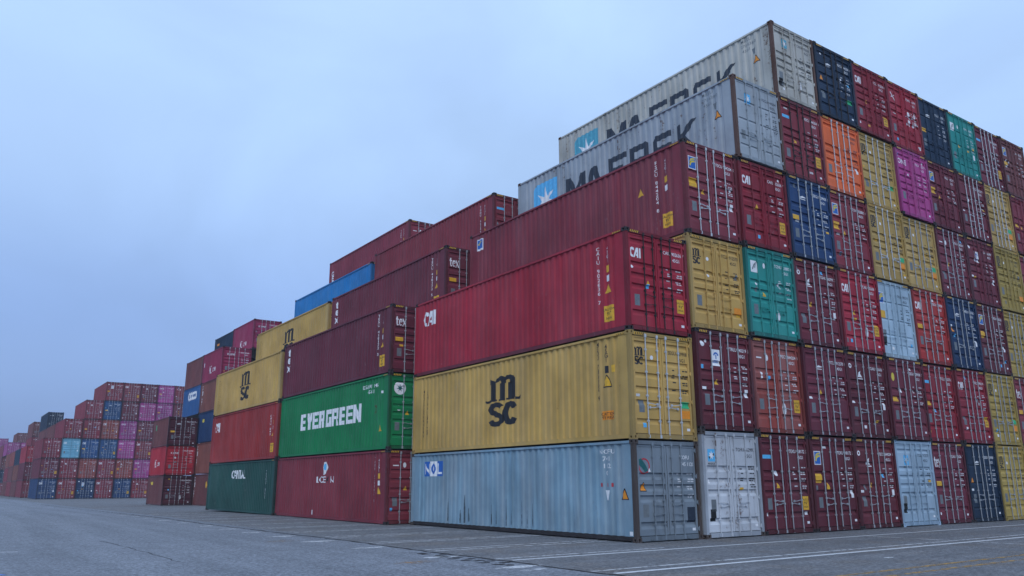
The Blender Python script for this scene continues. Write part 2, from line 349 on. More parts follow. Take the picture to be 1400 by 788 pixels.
@cached
def roof_mesh(L, h):
    mb = MB(); n = int(L/.42); y0, y1 = .12, L-.12; per = (y1-y0)/n
    pts = [(y0, 0)]
    for i in range(n):
        y = y0+i*per; pts += [(y+per*.35, 0), (y+per*.45, .02), (y+per*.8, .02), (y+per*.9, 0)]
    pts.append((y1, 0)); z = h-.045
    for (a, za), (b, zb) in zip(pts, pts[1:]): mb.quad((.06, a, z+za), (W-.06, a, z+za), (W-.06, b, z+zb), (.06, b, z+zb))
    return mb.mesh('roof')
@cached
def floor_mesh(L, h):
    mb = MB(); mb.box(.06, W-.06, .1, L-.1, .03, .13); return mb.mesh('underframe')
def ring_face(mb, o, u, v, w_, h_, cu, cv, rw, rh, inward):
    o, u, v, inward = map(Vector, (o, u, v, inward)); n = 8
    C = [(-1, -1), (0, -1), (1, -1), (1, 0), (1, 1), (0, 1), (-1, 1), (-1, 0)]
    outer = [o+u*((a+1)/2*w_)+v*((b+1)/2*h_) for a, b in C]
    inner = []
    for a, b in C:
        q = Vector((a, b)).normalized(); inner.append(o+u*(cu+q.x*rw)+v*(cv+q.y*rh))
    back = [q+inward for q in inner]
    for k in range(n):
        j = (k+1) % n
        mb.quad(tuple(outer[k]), tuple(outer[j]), tuple(inner[j]), tuple(inner[k]))
        mb.quad(tuple(inner[k]), tuple(inner[j]), tuple(back[j]), tuple(back[k]))
    i = len(mb.v); mb.v += [tuple(b) for b in back]; mb.f.append(tuple(range(i, i+n))); mb.m.append(0)
@cached
def casting_mesh(flipx, flipy):
    """corner fitting; origin at its outer bottom corner, holes on end and side faces"""
    mb = MB(); a, b, c = .162, .178, .118
    ring_face(mb, (0, 0, 0), (1, 0, 0), (0, 0, 1), a, c, a*.5, c*.52, .033, .042, (0, .05, 0))
    ring_face(mb, (0, b, 0), (0, -1, 0), (0, 0, 1), b, c, b*.5, c*.52, .042, .034, (.05, 0, 0))
    mb.quad((0, 0, c), (a, 0, c), (a, b, c), (0, b, c)); mb.quad((0, b, 0), (a, b, 0), (a, 0, 0), (0, 0, 0))
    mb.quad((a, 0, 0), (a, b, 0), (a, b, c), (a, 0, c)); mb.quad((a, b, 0), (0, b, 0), (0, b, c), (a, b, c))
    mb.v = [(-x if flipx else x, -y if flipy else y, z) for x, y, z in mb.v]
    if flipx != flipy: mb.f = [tuple(reversed(f)) for f in mb.f]
    return mb.mesh('corner_casting')
@cached
def post_mesh(L, h, right, far):
    mb = MB(); x0, x1 = (.005, .105); y0, y1 = (.008, .135)
    if right: x0, x1 = W-x1, W-x0
    if far: y0, y1 = L-y1, L-y0
    mb.box(x0, x1, y0, y1, .118, h-.118)
    if not far:      # inner lip that carries the hinges
        a, b = (x1-.002, x1+.03) if not right else (x0-.03, x0+.002)
        mb.box(a, b, .06, .12, .118, h-.118)
    return mb.mesh('corner_post')
@cached
def rail_mesh(L, h, right, top):
    mb = MB()
    x0, x1 = ((.004, .09) if top else (.034, .11)); z0, z1 = ((h-.095, h-.030) if top else (.032, .150))
    if right: x0, x1 = W-x1, W-x0
    mb.box(x0, x1, .178, L-.178, z0, z1)
    if not top and L < 7:
        pass
    return mb.mesh('top_rail' if top else 'bottom_rail')
@cached
def header_mesh(h):
    mb = MB(); mb.box(.162, W-.162, .014, .115, h-.128, h-.028); return mb.mesh('door_header')
@cached
def sill_mesh(h):
    mb = MB(); mb.box(.162, W-.162, .014, .12, .030, .150)
    for x in (.55, 1.12, 1.38, W-.55): mb.box(x-.05, x+.05, .002, .014, .05, .13)
    return mb.mesh('door_sill')
GROOVES = dict(A=(.925, .67, .55, .43, .145), B=(.74, .49, .27, .14), E=(.93, .62, .51, .40, .16), F=(.92, .69, .58, .47, .36, .14), C=(.66, .53, .41, .12), D=(.93, .74, .60, .46, .32, .13))
@cached
def door_profile(h, style):
    zb, zt = .165, h-.135; H = zt-zb; p = [(zb+.05, .056)]
    wd, dp = {'A': (.060, .045), 'B': (.026, .030), 'C': (.065, .045), 'D': (.05, .04), 'E': (.052, .045), 'F': (.048, .042)}[style]
    for g in sorted(GROOVES[style]):
        z = zb+g*H; p += [(z-wd-.055, .056), (z-wd+.02, .056+dp), (z+wd-.018, .056+dp), (z+wd, .056)]
    p.append((zt-.05, .056)); return p
def prof_y(h, style, z):
    p = door_profile(h, style)
    for (a, ya), (b, yb) in zip(p, p[1:]):
        if a <= z <= b: return ya+(yb-ya)*(z-a)/max(b-a, 1e-9)
    return .056
@cached
def door_mesh(h, style, right):
    mb = MB(); zb, zt = .165, h-.135
    x0, x1 = (.140, W/2-.012)
    f = .055; yF = .042
    a0, a1 = x0+f, x1-f
    mb.box(x0, a0, yF, .09, zb, zt); mb.box(a1, x1, yF, .09, zb, zt)
    mb.box(a0, a1, yF, .09, zb, zb+.05); mb.box(a0, a1, yF, .09, zt-.05, zt)
    p = door_profile(h, style)
    for (za, ya), (zc, yc) in zip(p, p[1:]): mb.quad((a0, ya, za), (a1, ya, za), (a1, yc, zc), (a0, yc, zc))
    for k in range(4):                       # hinges
        z = zb+.12+(zt-zb-.24)*k/3
        mb.box(.098, .155, .022, .05, z-.035, z+.035); mb.tube_z(.112, .024, .014, z-.06, z+.06, 6)
    if right:
        mb.v = [(W-x, y, z) for x, y, z in mb.v]; mb.f = [tuple(reversed(q)) for q in mb.f]
    return mb.mesh('door')
@cached
def gasket_mesh(h):
    mb = MB(); mb.box(.13, W-.13, .118, .135, .15, h-.12); return mb.mesh('gasket')
BARS = [(.262, .440, .570, .750), (.245, .425, .565, .765), (.285, .430, .575, .720)]
@cached
def bar_mesh(h, k, lay):
    mb = MB(); x = BARS[lay][k]*W; y = .024; r = .0165
    mb.tube_z(x, y, r, .075, h-.06, 8)
    for z in (.085, h-.115): mb.box(x-.036, x+.036, .004, .046, z-.045, z+.045)
    for f in (.17, .40, .62, .83):
        z = f*h; mb.box(x-.042, x+.042, .026, .043, z-.026, z+.026); mb.box(x-.026, x+.026, .004, .03, z-.018, z+.018)
    return mb.mesh('locking_bar')
@cached
def handle_mesh(h, k, lay):
    mb = MB(); x = BARS[lay][k]*W; d = 1 if k in (0, 2) else -1; d = {0: 1, 1: -1, 2: 1, 3: -1}[k]
    z = ((.345, .33, .36)[lay] if k in (0, 3) else (.285, .30, .27)[lay])*h; L_ = .36
    pts = [(x, .012, z), (x+d*.10, .004, z+.004), (x+d*L_*.6, .004, z-.018), (x+d*L_, .010, z-.022)]
    for (xa, ya, za), (xb, yb, zb) in zip(pts, pts[1:]):
        s = .009
        A = [(xa, ya-.006, za-s), (xa, ya+.008, za-s), (xa, ya+.008, za+s), (xa, ya-.006, za+s)]; B = [(xb, yb-.006, zb-s), (xb, yb+.008, zb-s), (xb, yb+.008, zb+s), (xb, yb-.006, zb+s)]
        for q in range(4): mb.quad(A[q], A[(q+1) % 4], B[(q+1) % 4], B[q])
    mb.box(x+d*L_-.03, x+d*L_+.03, .010, .045, z-.05, z+.012)
    mb.box(x-.03, x+.03, .003, .034, z-.03, z+.03)
    return mb.mesh('door_handle')
@cached
def hazard_mesh(h, side, L):
    """yellow and black height-warning strip, on header (side 0/1) or top rail (2)"""
    mb = MB(); n = 5; wv = .34; zz0, zz1 = (h-.110, h-.045)
    st = wv/(n*2)
    for k in range(n*2):
        a, b = k*st, (k+1)*st; s = .03; mi = k % 2
        if side < 2:
            o = .175 if side == 0 else W-.175-wv
            mb.quad((o+a, .0115, zz0), (o+b, .0115, zz0), (o+b+s, .0115, zz1), (o+a+s, .0115, zz1), mi)
        else:
            y = .56
            mb.quad((.0035, y-a, zz0+.02), (.0035, y-b, zz0+.02), (.0035, y-b-s, zz1-.006), (.0035, y-a-s, zz1-.006), mi)
    return mb.mesh('hazard_stripe')

# prints on doors and sides, cached by name
SHAPES = {}
def shape(key, fn):
    if key not in SHAPES: SHAPES[key] = fn()
    return SHAPES[key]
def door_print(parent, name, key, fn, mat, h, style, u, v, lift=.003, label=None):
    ck = ('dp', key, h, style, round(u, 3), round(v, 3), lift)
    if ck not in CACHE:
        sh = xf(shape(key, fn), 1, u, v)
        CACHE[ck] = conform(sh, [z for z, _ in door_profile(h, style)], 1, lambda a, b: Vector((a, prof_y(h, style, b)-lift, b)))
    q = add(name, CACHE[ck], mat, parent)
    if name in ('container_number', 'data_lines'): q['kind'] = 'stuff'
    return q
def side_print(parent, name, key, fn, mat, L, h, yc, zc, lift=.004):
    ck = ('sp', key, L, h, round(yc, 3), round(zc, 3), lift)
    if ck not in CACHE:
        sh = shape(key, fn)
        br = [yc-y for y, _ in side_profile(L)]
        CACHE[ck] = conform(sh, br, 0, lambda a, b: Vector((prof_x(L, yc-a)-lift, yc-a, zc+b)))
    q = add(name, CACHE[ck], mat, parent)
    if name == 'container_number': q['kind'] = 'stuff'
    return q

def data_lines(seed=3):
    o = []; rnd = random.Random(seed); v = .0
    for g in range(4):
        for k in range(rnd.choice((1, 2, 2))):
            if rnd.random() < .75: o += rect(-.33, -.33+rnd.uniform(.07, .15), v, v+.032)
            a = .04+rnd.uniform(0, .03)
            for q in range(2):
                b = a+rnd.uniform(.06, .12); o += rect(a, b, v, v+.032); a = b+.025
            v -= .06
        v -= rnd.uniform(.05, .10)
    return o
def caution_text(): return xf(text('CAUTION', .062, .012), 1, 0, .10)+xf(text("9'6\"", .085, .015), 1, 0, 0)+xf(text('HIGH', .062, .012), 1, 0, -.11)
def number(s, s2): return xf(text(s, .105, .012, .92), 1, 0, .09)+xf(text(s2, .10, .012), 1, .10, -.09)
tri = lambda r: [[(-r, -r*.75), (r, -r*.75), (r*.12, r*1.05), (-r*.12, r*1.05)]]
NUMS = ['CAIU 902636 7', 'FSCU 844204 8', 'TCNU 028807 8', 'TGHU 662990 3', 'TEXU 418172 5', 'TCLU 912570 8', 'MEDU 785562 4', 'TRLU 740219 6', 'SEGU 529908 2']

def door_dress(cd_, dl, dr, h, st, spec, hdark):
    """print, stickers and plates on the two door leaves"""
    i = spec.get('n', random.randrange(len(NUMS))); far = spec.get('far', 0)
    ink = spec.get('ink', WHITE)
    logo = spec.get('logo')
    s = h/2.92
    P = lambda leaf, nm, key, fn, mat, u, v, lift=.003: door_print(leaf, nm, key, fn, mat, h, st, u, v, lift)
    num = spec.get('num') or (NUMS[i % len(NUMS)], '45G1')
    P(dr, 'container_number', 'num'+num[0]+num[1], lambda: number(*num), ink, .785*W, .795*h)
    dk = i % 4; q = P(dr, 'data_lines', 'dl%d' % dk, lambda: data_lines(3+dk), DIM if ink is WHITE else ink, .80*W, .655*h)
    P(dl, 'data_plate', 'plate', lambda: rect(-.10, .10, -.16, .16), PLATE, .165*W, .30*h)
    P(dr, 'small_label', 'lab', lambda: rect(-.06, .06, -.035, .035), WHITE, .885*W, .105*h)
    if logo == 'cai': P(dl, 'lettering', 'cai', lambda: xf(cai_logo(), .26, 0, 0, .29), WHITE, .158*W, .765*h)
    if logo == 'tex': P(dl, 'lettering', 'tex', lambda: xf(tex_logo(), .25, 0, 0, .36), WHITE, .185*W, .745*h)
    if logo == 'msc':
        P(dl, 'logo', 'mscd', lambda: xf(msc_logo(), .33, 0, 0, .245), BLACK, .150*W, .765*h)
        P(dl, 'small_label', 'lab2', lambda: disc(0, 0, .06), WHITE, .345*W, .76*h)
    if logo == 'wave':
        P(dl, 'logo', 'fl0', lambda: rect(-.17, .17, -.21, .21), WHITE, .165*W, .765*h)
        P(dl, 'logo', 'fl1', lambda: rect(-.145, .145, -.185, .185), BLUEP, .165*W, .765*h, .0045)
        P(dl, 'logo', 'fl2', lambda: ribbon([(-.10, -.10), (-.06, .0), (.02, .05), (.12, .06)], .06)+ribbon([(-.10, .0), (-.05, .10), (.03, .13), (.12, .14)], .05), GOLD, .165*W, .765*h, .006)
        P(dl, 'caution_sticker', 'fy', lambda: rect(-.17, .17, -.15, .13), YEL, .16*W, .555*h)
    if logo == 'star':
        P(dl, 'logo', 'st0', lambda: rect(-.15, .15, -.17, .17), spec.get('lb', LBLUE), .30*W if spec.get('mid') else .17*W, .765*h)
        P(dl, 'logo', 'st1', lambda: star7(.13, .055), WHITE, .30*W if spec.get('mid') else .17*W, .765*h, .0045)
        P(dl, 'lettering', 'st2', lambda: text('MAERSK', .06, .004), BLACK, .30*W if spec.get('mid') else .17*W, .765*h-.23)
    if logo == 'one': P(dl, 'lettering', 'one', lambda: text('ONE', .22, .03), WHITE, .20*W, .79*h)
    if logo == 'kline': P(dl, 'lettering', 'kln', lambda: text('K LINE', .16, .015), WHITE, .30*W, .755*h)
    if logo == 'swoosh':
        P(dl, 'logo', 'sw', lambda: ribbon([(-.16, -.01), (0, .03), (.18, .02)], [.02, .07, .02])+rect(-.14, .16, -.07, -.045), WHITE, .35*W, .755*h)
    if logo == 'palm':
        P(dl, 'notice', 'pw', lambda: rect(-.17, .17, -.24, .24), WHITE, .355*W, .72*h)
        P(dl, 'notice', 'pk', lambda: ribbon(arc(0, .03, .09, .09, 10, 170, 6), .05)+rect(-.02, .02, -.06, .07)+rect(-.09, .09, -.12, -.095)+rect(-.11, .11, -.16, -.14), BLUEP, .355*W, .72*h+.02, .0045)
        P(dl, 'logo', 'dsc', lambda: disc(0, 0, .085), WHITE, .13*W, .85*h)
    if logo == 'frame':
        P(dl, 'notice', 'fr0', lambda: rect(-.16, .16, -.19, .19), WHITE, .18*W, .77*h)
        P(dl, 'notice', 'fr1', lambda: ribbon([(-.09, -.10), (.0, .05), (.08, .12), (.03, -.04)], .05), PLATE, .18*W, .77*h, .0045)
        P(dl, 'small_label', 'fr2', lambda: disc(0, 0, .055, rv=.09), WHITE, .38*W, .80*h)
    if logo == 'bar': P(dl, 'lettering', 'barl', lambda: rect(-.20, .20, -.055, .055), LBLUE, .165*W, .765*h)
    if logo == 'oval': P(dl, 'logo', 'ov', lambda: rect(-.30, -.05, -.02, .02)+disc(.20, .02, .07, rv=.10), WHITE, .24*W, .785*h)
    if logo == 'ship':
        P(dl, 'logo', 'shp', lambda: [[(-.12, -.10), (.14, -.10), (.02, .02), (.06, .12), (-.06, .06)]]+rect(-.12, .16, -.17, -.14), WHITE, .335*W, .74*h)
        P(dl, 'small_label', 'dsc2', lambda: ring(0, 0, .04, .085), WHITE, .12*W, .83*h)
    if logo == 'coin': P(dl, 'logo', 'coin', lambda: disc(0, 0, .10, rv=.15), GOLD, .15*W, .76*h); 
    if logo == 'cross':
        P(dl, 'logo', 'crs', lambda: ribbon([(-.16, .20), (.16, -.16)], .05)+ribbon([(-.14, -.02), (-.03, .04)], .04)+ribbon([(.05, .08), (.17, .12)], .04), WHITE, .20*W, .765*h)
        for du, dv in ((.62, .60), (.80, .60), (.62, .46), (.80, .46)):
            P(dr, 'notice', 'wsq', lambda: rect(-.12, .12, -.13, .13), WHITE, du*W, dv*h)
    if logo == 'crest':
        P(dl, 'logo', 'cs0', lambda: ring(0, 0, .17, .21), REDP, .16*W, .735*h)
        P(dl, 'logo', 'cs2', lambda: [[(-.24, .16), (-.10, .20), (.05, .04), (.15, -.12), (.02, -.15), (-.10, -.02), (-.22, .04)]], TEALP, .16*W, .735*h, .0045)
        P(dl, 'logo', 'cs3', lambda: tri(.05), WHITE, .235*W, .695*h, .0045)
    st_ = spec.get('st', 't')
    if 't' in st_:
        P(dl, 'warning_sticker', 'tri', lambda: tri(.085), YEL, .345*W, .475*h)
    if 'T' in st_:
        P(dl, 'warning_sticker', 'triT0', lambda: tri(.13), BLACK, .14*W, .525*h)
        P(dl, 'warning_sticker', 'triT', lambda: tri(.10), ORG, .14*W, .525*h, .0045)
    if 'c' in st_:
        P(dr, 'caution_sticker', 'cau0', lambda: rect(-.15, .15, -.20, .20), YEL, .865*W, .30*h)
        P(dr, 'lettering', 'cau1', caution_text, BLACK, .865*W, .30*h, .0045)
    if 'y' in st_: P(dl, 'caution_sticker', 'ys', lambda: rect(-.17, .17, -.085, .085), YEL, .16*W, .49*h)
    if 'o' in st_: P(dr, 'caution_sticker', 'os', lambda: rect(-.17, .17, -.11, .11), ORG, .855*W, .245*h)
    if 'g' in st_: P(dr, 'notice', 'gs', lambda: rect(-.17, .17, -.09, .09), GREENP, .845*W, .335*h)
    if 'w' in st_: P(dr, 'notice', 'ws', lambda: rect(-.07, .07, -.12, .12), WHITE, .865*W, .385*h)
    if 'd' in st_: P(dl, 'small_label', 'ds', lambda: disc(0, 0, .08), WHITE, .33*W, .60*h)
    if 'a' in st_: P(dl, 'small_label', 'as', lambda: rect(-.11, .11, -.04, .04), WHITE, .11*W, .41*h)
    if 'p' in st_:
        P(dl, 'data_plate', 'dkp', lambda: rect(-.11, .11, -.16, .16), RUBBER, .15*W, .21*h)
    if 'P' in st_:
        P(dr, 'data_plate', 'dkP', lambda: rect(-.15, .15, -.20, .20), DNAVY, .855*W, .25*h)
    rq = random.Random(i*31+int(h*100)+CNT[0]*17)
    for _ in range(rq.choice((0, 1, 2, 2, 3)) if not far else 0):
        leaf, u = rq.choice(((dl, .10), (dl, .345), (dr, .66), (dr, .87), (dl, .20))); v = rq.choice((.40, .45, .52, .58, .62, .13, .20, .88))
        kd = rq.choice((('xs1', lambda: rect(-.07, .07, -.05, .05), WHITE), ('xs2', lambda: disc(0, 0, .05), WHITE), ('xs3', lambda: rect(-.10, .10, -.035, .035), DIM), ('xs4', lambda: rect(-.05, .05, -.08, .08), PLATE), ('xs5', lambda: rect(-.06, .06, -.06, .06), LBLUE), ('xs6', lambda: rect(-.08, .08, -.04, .04), YEL)))
        P(leaf, 'small_label', kd[0], kd[1], kd[2], u*W, v*h, .006)
    if 's' in st_:
        P(dr, 'torn_paper', 'tp', lambda: [[(-.08, -.16), (.06, -.18), (.10, -.02), (.05, .14), (-.05, .17), (-.10, .03)]], WHITE, .60*W, .27*h)

CNT = [0]
def container(X, Y, z, color, label, L=12.192, h=2.92, doorcolor=None, group=None, style='A', bars='g', spec=None, cast=None, post=None,
              hidden_sides=False, hazard=True, rail=None):
    t = bpy.data.objects.new('shipping_container', None); col.objects.link(t); t.location = (X, Y, z); t.empty_display_size = .3
    t['label'] = label; t['category'] = 'container'
    if group: t['group'] = group
    var = CNT[0] % 4; CNT[0] += 1
    if style == 'A': style = 'AEFADAE'[(CNT[0]*5) % 7]
    pmt = pm(color, var); dmt = pm(doorcolor) if doorcolor else pmt
    cm = cast or DARKST; pmat = post or shaded_grimy(doorcolor or color); gm = shaded_grimy(doorcolor or color); spec = spec or {}
    h = round(h, 3)
    sw = add('side_wall', side_mesh(L, h, False), pmt, t)
    if not hidden_sides: add('side_wall', side_mesh(L, h, True), pmt, t)
    add('roof', roof_mesh(L, h), pmt, t); add('front_wall', front_mesh(L, h), pmt, t); add('underframe', floor_mesh(L, h), DARKST, t)
    for r in (False, True):
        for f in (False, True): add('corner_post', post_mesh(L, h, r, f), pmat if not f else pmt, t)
        tr = add('top_rail', rail_mesh(L, h, r, True), pmt, t)
        if not r:
            tr0 = tr
        add('bottom_rail', rail_mesh(L, h, r, False), rail or pmt, t)
        for f in (False, True):
            for zz in (0, h-.118):
                add('corner_casting', casting_mesh(r, f), cm, t, ((W-.0 if r else 0), (L if f else 0), zz))
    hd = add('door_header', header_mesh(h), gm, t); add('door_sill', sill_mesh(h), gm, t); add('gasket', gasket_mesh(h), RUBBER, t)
    dl = add('door', door_mesh(h, style, False), dmt, t); dr = add('door', door_mesh(h, style, True), dmt, t)
    bm_ = BRIGHT if bars == 'b' else GALV if bars == 'g' else (dmt if bars == 'p' else DARKST)
    lay = (CNT[0]*7//3) % 3
    for k in range(4):
        leaf = dl if k < 2 else dr
        add('locking_bar', bar_mesh(h, k, lay), bm_, leaf); add('door_handle', handle_mesh(h, k, lay), bm_, leaf)
    if hazard:
        for s_ in (0, 1): add('hazard_stripe', hazard_mesh(h, s_, 0), [YEL, BLACK], hd)
        add('hazard_stripe', hazard_mesh(h, 2, 0), [YEL, BLACK], tr0)
    if not spec.get('noprint'): door_dress(t, dl, dr, h, style, spec, False)
    return t, sw

ORD = ['first', 'second', 'third', 'fourth', 'fifth', 'sixth', 'seventh', 'eighth', 'ninth', 'tenth', 'eleventh']
ROW = ['bottom', 'second', 'third', 'fourth', 'fifth', 'top']
NAMEOF = dict(deepcrimson='deep crimson', mauve='magenta pink', dullblue='blue', brightred='bright red', maroon='maroon', oxblood='dark oxblood red', darkmaroon='dark maroon', brick='brick red', crimson='crimson', red='red', yellow='mustard yellow', olive='olive yellow', green='green',
 darkgreen='dark green', teal='teal green', navy='navy blue', darknavy='dark navy', blue='blue', skyblue='sky blue', lightblue='pale blue', nolblue='weathered blue grey', mgrey='light grey',
 cream='cream', greyblue='pale grey blue', whitegrey='dirty white', orange='bright orange', magenta='magenta', pinkred='pinkish red', brown='brown', rustbrown='rust brown', seablue='light blue', nolgrey='grey')

def gz(Y):
    """the yard falls away very gently beyond the near stacks"""
    pts = [(-3000, 0), (26, 0), (58, -.2), (121, -.44), (260, -.9), (6000, -.9)]
    for (a, za), (b, zb) in zip(pts, pts[1:]):
        if a <= Y <= b: return za+(zb-za)*(Y-a)/(b-a)
    return 0

# ------------------------------------------------------------------ ground
def ground():
    mt, t, b = principled('asphalt'); L = t.links.new
    geo = nd(t, 'ShaderNodeNewGeometry'); P = geo.outputs['Position']
    sp = nd(t, 'ShaderNodeSeparateXYZ'); L(P, sp.inputs[0])
    n0 = nd(t, 'ShaderNodeTexNoise', Scale=.16, Detail=5.0, Roughness=.6); L(P, n0.inputs['Vector'])
    n1 = nd(t, 'ShaderNodeTexNoise', Scale=11.0, Detail=5.0, Roughness=.85); L(P, n1.inputs['Vector'])
    n2 = nd(t, 'ShaderNodeTexNoise', Scale=1.5, Detail=7.0, Roughness=.68); L(P, n2.inputs['Vector'])
    vo = nd(t, 'ShaderNodeTexVoronoi', Scale=24.0); L(P, vo.inputs['Vector'])
    # older open-textured surfacing left of the construction joint, tighter and browner surfacing right of it
    wob = nd(t, 'ShaderNodeMath', operation='MULTIPLY_ADD'); wob.inputs[1].default_value = .25; L(n2.outputs[0], wob.inputs[0]); L(sp.outputs[0], wob.inputs[2])
    st = nd(t, 'ShaderNodeMapRange'); st.inputs[1].default_value = -5.37; st.inputs[2].default_value = -5.19; L(wob.outputs[0], st.inputs[0])
    ca = nd(t, 'ShaderNodeMixRGB'); ca.inputs[1].default_value = (.146, .159, .180, 1); ca.inputs[2].default_value = (.212, .226, .250, 1); L(n0.outputs[0], ca.inputs[0])
    cb = nd(t, 'ShaderNodeMixRGB'); cb.inputs[1].default_value = (.112, .118, .128, 1); cb.inputs[2].default_value = (.178, .180, .186, 1); L(n2.outputs[0], cb.inputs[0])
    mx = nd(t, 'ShaderNodeMixRGB'); L(st.outputs[0], mx.inputs[0]); L(ca.outputs[0], mx.inputs[1]); L(cb.outputs[0], mx.inputs[2])
    # brown silt washed out along the container feet
    sx = nd(t, 'ShaderNodeMapRange'); sx.inputs[1].default_value = .50; sx.inputs[2].default_value = .72; sx.inputs[4].default_value = .55
    n3 = nd(t, 'ShaderNodeTexNoise', Scale=.55, Detail=6.0, Roughness=.65); L(P, n3.inputs['Vector']); L(n3.outputs[0], sx.inputs[0])
    sm = nd(t, 'ShaderNodeMath', operation='MULTIPLY'); L(sx.outputs[0], sm.inputs[0]); L(st.outputs[0], sm.inputs[1])
    mx2 = nd(t, 'ShaderNodeMixRGB'); mx2.inputs[2].default_value = (.165, .130, .098, 1); L(sm.outputs[0], mx2.inputs[0]); L(mx.outputs[0], mx2.inputs[1])
    # aggregate speckle
    r1 = nd(t, 'ShaderNodeMapRange'); r1.inputs[1].default_value = .36; r1.inputs[2].default_value = .64; r1.inputs[3].default_value = .38; r1.inputs[4].default_value = 1.62; L(n1.outputs[0], r1.inputs[0])
    r2 = nd(t, 'ShaderNodeMapRange'); r2.inputs[1].default_value = .3; r2.inputs[2].default_value = .7; r2.inputs[3].default_value = .84; r2.inputs[4].default_value = 1.14; L(n2.outputs[0], r2.inputs[0])
    mm = nd(t, 'ShaderNodeMath', operation='MULTIPLY'); L(r1.outputs[0], mm.inputs[0]); L(r2.outputs[0], mm.inputs[1])
    sc_ = nd(t, 'ShaderNodeVectorMath', operation='SCALE'); L(mx2.outputs[0], sc_.inputs[0]); L(mm.outputs[0], sc_.inputs['Scale'])
    mpt = nd(t, 'ShaderNodeMapping'); mpt.inputs['Scale'].default_value = (1.1, .045, 1); L(P, mpt.inputs[0])
    nty = nd(t, 'ShaderNodeTexNoise', Scale=1.0, Detail=5.0, Roughness=.65); L(mpt.outputs[0], nty.inputs['Vector'])
    mpu = nd(t, 'ShaderNodeMapping'); mpu.inputs['Scale'].default_value = (.06, 1.3, 1); L(P, mpu.inputs[0])
    ntx = nd(t, 'ShaderNodeTexNoise', Scale=1.0, Detail=5.0, Roughness=.65); L(mpu.outputs[0], ntx.inputs['Vector'])
    mty = nd(t, 'ShaderNodeMixRGB'); L(st.outputs[0], mty.inputs[0]); L(nty.outputs[0], mty.inputs[1]); L(ntx.outputs[0], mty.inputs[2])
    rty = nd(t, 'ShaderNodeMapRange'); rty.inputs[1].default_value = .38; rty.inputs[2].default_value = .66; rty.inputs[3].default_value = 1.07; rty.inputs[4].default_value = .82; L(mty.outputs[0], rty.inputs[0])
    nst = nd(t, 'ShaderNodeTexNoise', Scale=.42, Detail=3.0, Roughness=.5, Distortion=.8); L(P, nst.inputs['Vector'])
    rst = nd(t, 'ShaderNodeMapRange'); rst.inputs[1].default_value = .62; rst.inputs[2].default_value = .74; rst.inputs[3].default_value = 1.0; rst.inputs[4].default_value = .80; L(nst.outputs[0], rst.inputs[0])
    mst = nd(t, 'ShaderNodeMath', operation='MULTIPLY'); L(rty.outputs[0], mst.inputs[0]); L(rst.outputs[0], mst.inputs[1])
    sc2 = nd(t, 'ShaderNodeVectorMath', operation='SCALE'); L(sc_.outputs[0], sc2.inputs[0]); L(mst.outputs[0], sc2.inputs['Scale'])
    L(sc2.outputs[0], b.inputs['Base Color']); b.inputs['Roughness'].default_value = .82; b.inputs['Specular IOR Level'].default_value = .3
    bp = nd(t, 'ShaderNodeBump', Strength=.8, Distance=.02); L(vo.outputs[0], bp.inputs['Height']); L(bp.outputs[0], b.inputs['Normal'])
    mb = MB(); ys = [-200, 26, 58, 121, 260, 700]
    for a, c in zip(ys, ys[1:]): mb.quad((-500, a, gz(a)), (500, a, gz(a)), (500, c, gz(c)), (-500, c, gz(c)))
    o = add('ground', mb.mesh('ground'), mt); o['kind'] = 'structure'
ground()

def paintstrip(pts, wd, mat, name='painted_line', z=.004):
    mb = MB(); n = len(pts)
    for (xa, ya), (xb, yb) in zip(pts, pts[1:]):
        d = Vector((xb-xa, yb-ya)).normalized(); nx, ny = -d.y*wd/2, d.x*wd/2
        mb.quad((xa-nx, ya-ny, z+gz(ya)), (xb-nx, yb-ny, z+gz(yb)), (xb+nx, yb+ny, z+gz(yb)), (xa+nx, ya+ny, z+gz(ya)))
    o = add(name, mb.mesh(name), mat); o['kind'] = 'structure'; return o
PW = plain('white_road_paint', (.60, .61, .62), .7, 0, .5, .15, 7)
PW2 = plain('worn_white_road_paint', (.55, .56, .57), .7, 0, .5, .45, 5)
PY = plain('yellow_road_paint', (.44, .26, .07), .7, 0, .5, .62, 6)
PO = plain('orange_road_paint', (.42, .24, .09), .7, 0, .5, .85, 5)
paintstrip([(-5.2, -1.86), (-1, -1.84), (24, -1.80)], .12, PW)
paintstrip([(-5.3, -1.42), (-.5, -1.42)], .10, PW2)
paintstrip([(-5.2, -4.88), (30, -4.75)], .15, PW)
paintstrip([(-5.3, -4.40), (24, -4.30)], .10, PW2)
paintstrip([(7.03, -1.95), (7.05, -4.2)], .10, PW2); paintstrip([(7.05, -5.0), (7.1, -9)], .10, PW2)
paintstrip([(-2.9, -7.36), (20, -7.32)], .12, PY); paintstrip([(-2.4, -7.82), (20, -7.76)], .13, PY)
for y in (1.05, 4.05, 7.0, 10.0, 13.1, 16.1, 19.2, 22.2, 25.2, 28.2, 31.3):
    paintstrip([(-5.3, y), (-.75 if y > 12 else -.02, y+.03)], .11, PW2)
    paintstrip([(-5.3, y+.45), (-.75 if y > 12 else -.02, y+.46)], .10, PW2)
def blotch(x, y, rx, ry, mat, seed, name='paint_remnant', z=.004):
    rnd = random.Random(seed); n = 14; mb = MB()
    V = [(x+rx*rnd.uniform(.55, 1.1)*math.cos(2*math.pi*k/n), y+ry*rnd.uniform(.5, 1.1)*math.sin(2*math.pi*k/n), z+gz(y)) for k in range(n)]
    i = len(mb.v); mb.v += V; mb.f.append(tuple(range(n))); mb.m.append(0)
    o = add(name, mb.mesh(name), mat); o['kind'] = 'structure'
